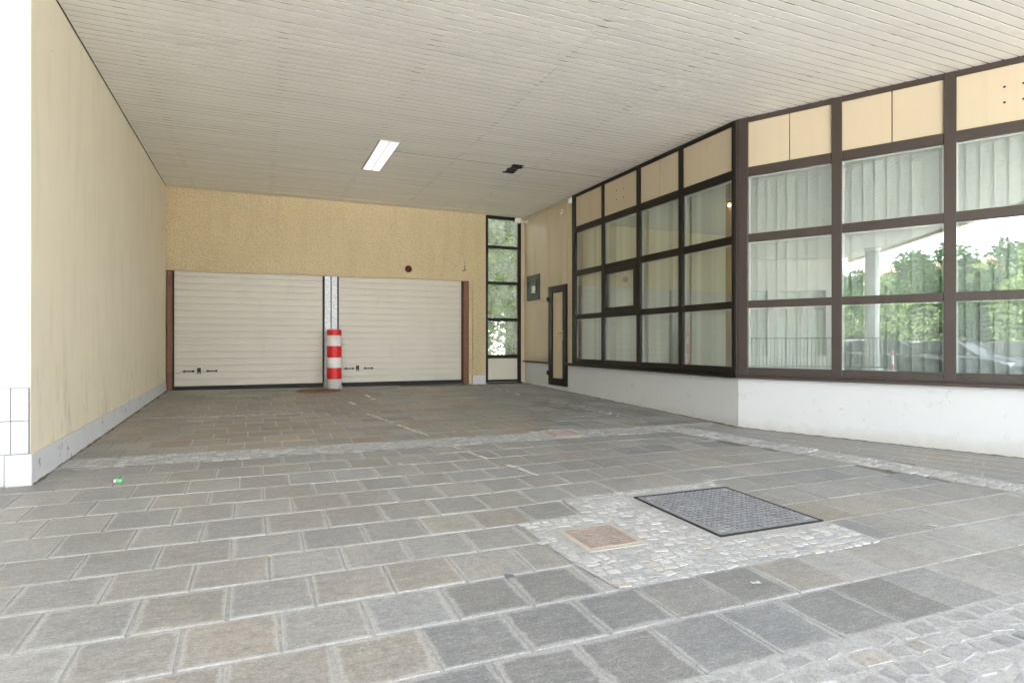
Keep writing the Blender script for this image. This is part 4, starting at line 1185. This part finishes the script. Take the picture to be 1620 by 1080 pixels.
# entrance column, railing, wing wall and street post beyond the picture's left
def column():
    x, y, r = -7.05, -.45, .225
    t = thing('entrance_column', 'round white column carrying the canopy edge', 'column', (x, y, fz(x, y)))
    bm = BMN(); cyl(bm, (x, y, .42), (x, y, ZC - .1), r, r, 36); link('shaft', bm, 'white', t)
    bm = BMN(); cyl(bm, (x, y, ZC - .1), (x, y, ZC + .01), r + .02, r + .06, 36); link('capital', bm, 'white', t)
    bm = BMN(); cyl(bm, (x, y, fz(x, y) - .05), (x, y, .42), r + .10, r + .10, 36); link('base', bm, 'white', t)
column()
def railing():
    x = -5.9
    t = thing('railing', 'thin dark metal railing on a low white parapet left of the drive', 'railing', (x, 2.6, .45))
    bm = BMN(); y0, y1 = -.5, 6.28
    n = 56
    for i in range(n + 1):
        y = y0 + (y1 - y0) * i / n; cyl(bm, (x, y, .42), (x, y, 1.48), .008, seg=6)
    link('bar', bm, 'frame', t)['kind'] = 'stuff'
    bm = BMN(); cyl(bm, (x, y0, 1.49), (x, y1, 1.49), .02, seg=8); cyl(bm, (x, y0, .52), (x, y1, .52), .015, seg=8); link('rail', bm, 'frame', t)
    bm = BMN(); box(bm, x - .12, x + .12, y0 - .2, y1, -.2, .41, .01); tag(link('parapet', bm, 'white'), 'low white parapet carrying the thin railing', 'wall')
railing()
def wing():
    t = thing('wing_facade', 'pale entrance wing with tall glazed arches under the left end of the canopy', 'wall', (-9.5, 3, 0))
    bm = BMN(); X = -9.5
    ys = [-.3, .25, 2.05, 2.45, 4.25, 4.65, 6.3]
    for a, b in ((-.3, .25), (2.05, 2.45), (4.25, 4.65)): box(bm, X - .3, X, a, b, 0, ZC)
    for a, b in ((.25, 2.05), (2.45, 4.25), (4.65, 6.3)): box(bm, X - .3, X, a, b, 3.4, ZC); box(bm, X - .3, X, a, b, 0, .8)
    box(bm, X - 8, X - .31, -.3, 6.3, 0, 5); box(bm, X, -3.6, 6.3, 6.6, 0, ZC + .05)
    link('plaster', bm, M['wing'], t)
    for a, b in ((.25, 2.05), (2.45, 4.25), (4.65, 6.3)):
        bm = BMN(); box(bm, X - .2, X - .15, a, b, .8, 3.4); link('pane', bm, 'glass_inner', t)
        bm = BMN(); m = (a + b) / 2; box(bm, X - .14, X - .06, m - .04, m + .04, .8, 3.4); box(bm, X - .14, X - .06, a, b, 2.5, 2.58); link('frame', bm, 'panel_grey', t)
M['wing'] = simple('pale_wing_render', (0.72, 0.70, 0.64), 0.9, var=0.05)
wing()
x, y = -8.1, -1.57
tp = thing('street_post', 'slim red and white post at the edge of the car park', 'post', (x, y, 0))
bm = BMN(); cyl(bm, (x, y, -.2), (x, y, 1.05), .04, seg=12); link('shaft', bm, 'post_white', tp)
for z in (.35, .85):
    bm = BMN(); cyl(bm, (x, y, z), (x, y, z + .16), .042, seg=12, cap=False); link('red_band', bm, 'red', tp)

M['glass_car'] = simple('car_window', (0.02, 0.022, 0.025), 0.05, spec=0.6)
M['tyre'] = simple('tyre_rubber', (0.02, 0.02, 0.02), 0.85)
M['tail'] = simple('red_tail_light', (0.55, 0.02, 0.015), 0.15)
M['rim'] = simple('grey_alloy', (0.16, 0.16, 0.165), 0.35, 0.6)
M['head'] = simple('clear_headlight', (0.75, 0.77, 0.8), 0.1, 0.3)
def car_paint(n, c):
    m = simple(n, c, 0.22, 0.3, var=0.03); m.node_tree.nodes['Principled BSDF'].inputs['Coat Weight'].default_value = 1.0; m.node_tree.nodes['Principled BSDF'].inputs['Coat Roughness'].default_value = 0.03
    return m
PAINTS = {'black': car_paint('black_car_paint', (.02, .021, .024)), 'silver': car_paint('silver_car_paint', (.5, .51, .53)), 'blue': car_paint('dark_blue_car_paint', (.03, .04, .07)), 'white': car_paint('white_car_paint', (.75, .75, .75))}
def car(loc, rz, paint, label):
    t = thing('parked_car', label, 'car', loc, 'cars parked across the street', rz)
    # side profile (x forward), half width per station
    st = [(-2.12, .35, .62, .78), (-2.05, .26, .84, .84), (-1.7, .22, .95, .88), (-.9, .20, .93, .90), (.6, .20, .92, .90), (1.2, .20, .90, .89), (1.75, .22, .82, .86), (2.05, .28, .70, .78), (2.14, .36, .55, .68)]
    bm = BMN(); R = []
    for x, z0, z1, w in st:
        R.append([bm.verts.new((x, sy * w * f, z)) for sy, f, z in ((-1, .9, z0), (-1, 1, z0 + .18), (-1, 1.0, z1 - .16), (-1, .93, z1 - .02), (0, 0, z1 + .025), (1, .93, z1 - .02), (1, 1.0, z1 - .16), (1, 1, z0 + .18), (1, .9, z0))])
    for a, b in zip(R, R[1:]):
        for i in range(8): bm.faces.new((a[i], a[i + 1], b[i + 1], b[i])).smooth = True
        bm.faces.new((a[8], a[0], b[0], b[8]))
    bm.faces.new(R[0]); bm.faces.new(R[-1][::-1]); bmesh.ops.recalc_face_normals(bm, faces=bm.faces)
    link('body', bm, PAINTS[paint], t)
    bm = BMN(); cab = [(-1.95, .93, .70, .92), (-1.45, 1.38, .60, .92), (-.6, 1.47, .58, .92), (.2, 1.44, .58, .92), (1.05, .91, .72, .91)]
    G = []
    for x, zt, wt, zb in cab:
        G.append([bm.verts.new((x, -.80, zb - .03)), bm.verts.new((x, -wt, zt)), bm.verts.new((x, wt, zt)), bm.verts.new((x, .80, zb - .03))])
    for a, b in zip(G, G[1:]):
        for i in range(3): bm.faces.new((a[i], a[i + 1], b[i + 1], b[i]))
    bmesh.ops.recalc_face_normals(bm, faces=bm.faces); link('windows', bm, 'glass_car', t)
    bm = BMN(); rf = [(-1.5, 1.365, .585), (-1.2, 1.435, .575), (-.6, 1.485, .56), (0, 1.47, .56), (.28, 1.42, .57)]
    Q = [[bm.verts.new((x, sy * w, z + (0.015 if sy == 0 else 0))) for sy in (-1, -.5, 0, .5, 1)] for x, z, w in rf]
    for a, b in zip(Q, Q[1:]):
        for i in range(4): bm.faces.new((a[i], a[i + 1], b[i + 1], b[i])).smooth = True
    for sy in (-1, 1):
        for x0, z0, x1, z1 in ((.28, 1.42, 1.06, .90), (-1.5, 1.365, -1.96, .92), (-.35, 1.47, -.3, .92)):
            wa, wb = (.585 if x0 != -.35 else .58), .79
            cyl(bm, (x0, sy * wa, z0), (x1, sy * wb, z1), .035, seg=6)
    bmesh.ops.solidify(bm, geom=[f for f in bm.faces if len(f.verts) == 4 and f.smooth and abs(f.calc_center_median().z - 1.44) < .1], thickness=.02)
    link('roof', bm, PAINTS[paint], t)
    for sx in (-1.32, 1.33):
        for sy in (-1, 1):
            w = bpy.data.objects.new('wheel', None); COL.objects.link(w); w.parent = t; w.location = (sx, sy * .78, .31)
            bm = BMN(); cyl(bm, (0, -.1, 0), (0, .1, 0), .31, seg=24); o = link('tyre', bm, 'tyre'); o.parent = w
            bm = BMN(); cyl(bm, (0, sy * .09, 0), (0, sy * .115, 0), .18, .15, seg=18); o = link('rim', bm, M['rim']); o.parent = w
    for sy in (-1, 1):
        bm = BMN(); box(bm, -2.11, -1.86, sy * .76 - .10, sy * .76 + .10, .66, .84, .03); link('tail_light', bm, 'tail', t)
        bm = BMN(); box(bm, 1.88, 2.09, sy * .66 - .13, sy * .66 + .13, .55, .68, .03); link('headlight', bm, 'head', t)
        bm = BMN(); box(bm, .72, .86, sy * .94 - .09, sy * .94 + .09, .92, 1.03, .03); link('mirror', bm, PAINTS[paint], t)
    return t
def at(px_ang, d):
    a = math.radians(px_ang); p = C0 + Vector((math.sin(a), math.cos(a))) * d; return (p.x, p.y, fz(p.x, p.y) - .03)
car(at(-114.3, 20), math.radians(-55), 'black', 'black hatchback with red tail lights parked across the street')
car(at(-120.3, 20), math.radians(-35), 'blue', 'dark blue car parked side on across the street')
car(at(-112.0, 25), math.radians(-60), 'white', 'white car parked behind the black hatchback')
car(at(-117.3, 26), math.radians(-50), 'silver', 'silver car parked in the second row')
car(at(-125.5, 21), math.radians(-35), 'black', 'black car parked at the far end of the row')
car(at(-109.5, 36), math.radians(-50), 'silver', 'silver car far back beside the column')

# ------------------------------------------------------------------ camera, world, sun
cam = bpy.data.cameras.new('camera'); co = bpy.data.objects.new('camera', cam); COL.objects.link(co); SC.camera = co
co.location = (0, 0, 1.377); yaw = math.atan2(403, 945)
co.rotation_euler = (math.pi / 2, 0, -yaw)
cam.sensor_width = 36; cam.lens = 945 / 1620 * 36; cam.clip_end = 2000; cam.clip_start = .05

SUN_EL, SUN_AZ = math.radians(52), math.radians(35)      # azimuth clockwise from +Y
w = bpy.data.worlds.new('World'); SC.world = w; w.use_nodes = True
nt = w.node_tree; bg = nt.nodes['Background']
sky = nt.nodes.new('ShaderNodeTexSky'); sky.sky_type = 'NISHITA'; sky.sun_disc = False
sky.sun_elevation = SUN_EL; sky.sun_rotation = SUN_AZ; sky.air_density = 1.0; sky.dust_density = 3.0; sky.ozone_density = 1.0
bw = nt.nodes.new('ShaderNodeRGBToBW'); nt.links.new(sky.outputs[0], bw.inputs[0])
cmb = nt.nodes.new('ShaderNodeMix'); cmb.data_type = 'RGBA'; cmb.inputs[0].default_value = 0.8
nt.links.new(sky.outputs[0], cmb.inputs[6]); nt.links.new(bw.outputs[0], cmb.inputs[7])
nt.links.new(cmb.outputs[2], bg.inputs['Color']); bg.inputs['Strength'].default_value = 0.085
sl = bpy.data.lights.new('sun', 'SUN'); sl.energy = 3.9; sl.angle = math.radians(10); sl.color = (1, .97, .93)
so = bpy.data.objects.new('sun', sl); COL.objects.link(so)
dirv = Vector((math.sin(SUN_AZ) * math.cos(SUN_EL), math.cos(SUN_AZ) * math.cos(SUN_EL), math.sin(SUN_EL)))
so.rotation_euler = dirv.to_track_quat('Z', 'Y').to_euler()

vs = SC.view_settings; vs.view_transform = 'Standard'; vs.look = 'None'; vs.gamma = 1.0; vs.exposure = 4.74; vs.use_curve_mapping = False
SC.render.engine = 'CYCLES'
cy = SC.cycles; cy.use_denoising = True; cy.max_bounces = 14; cy.diffuse_bounces = 8; cy.glossy_bounces = 6; cy.transparent_max_bounces = 24; cy.sample_clamp_indirect = 8.0
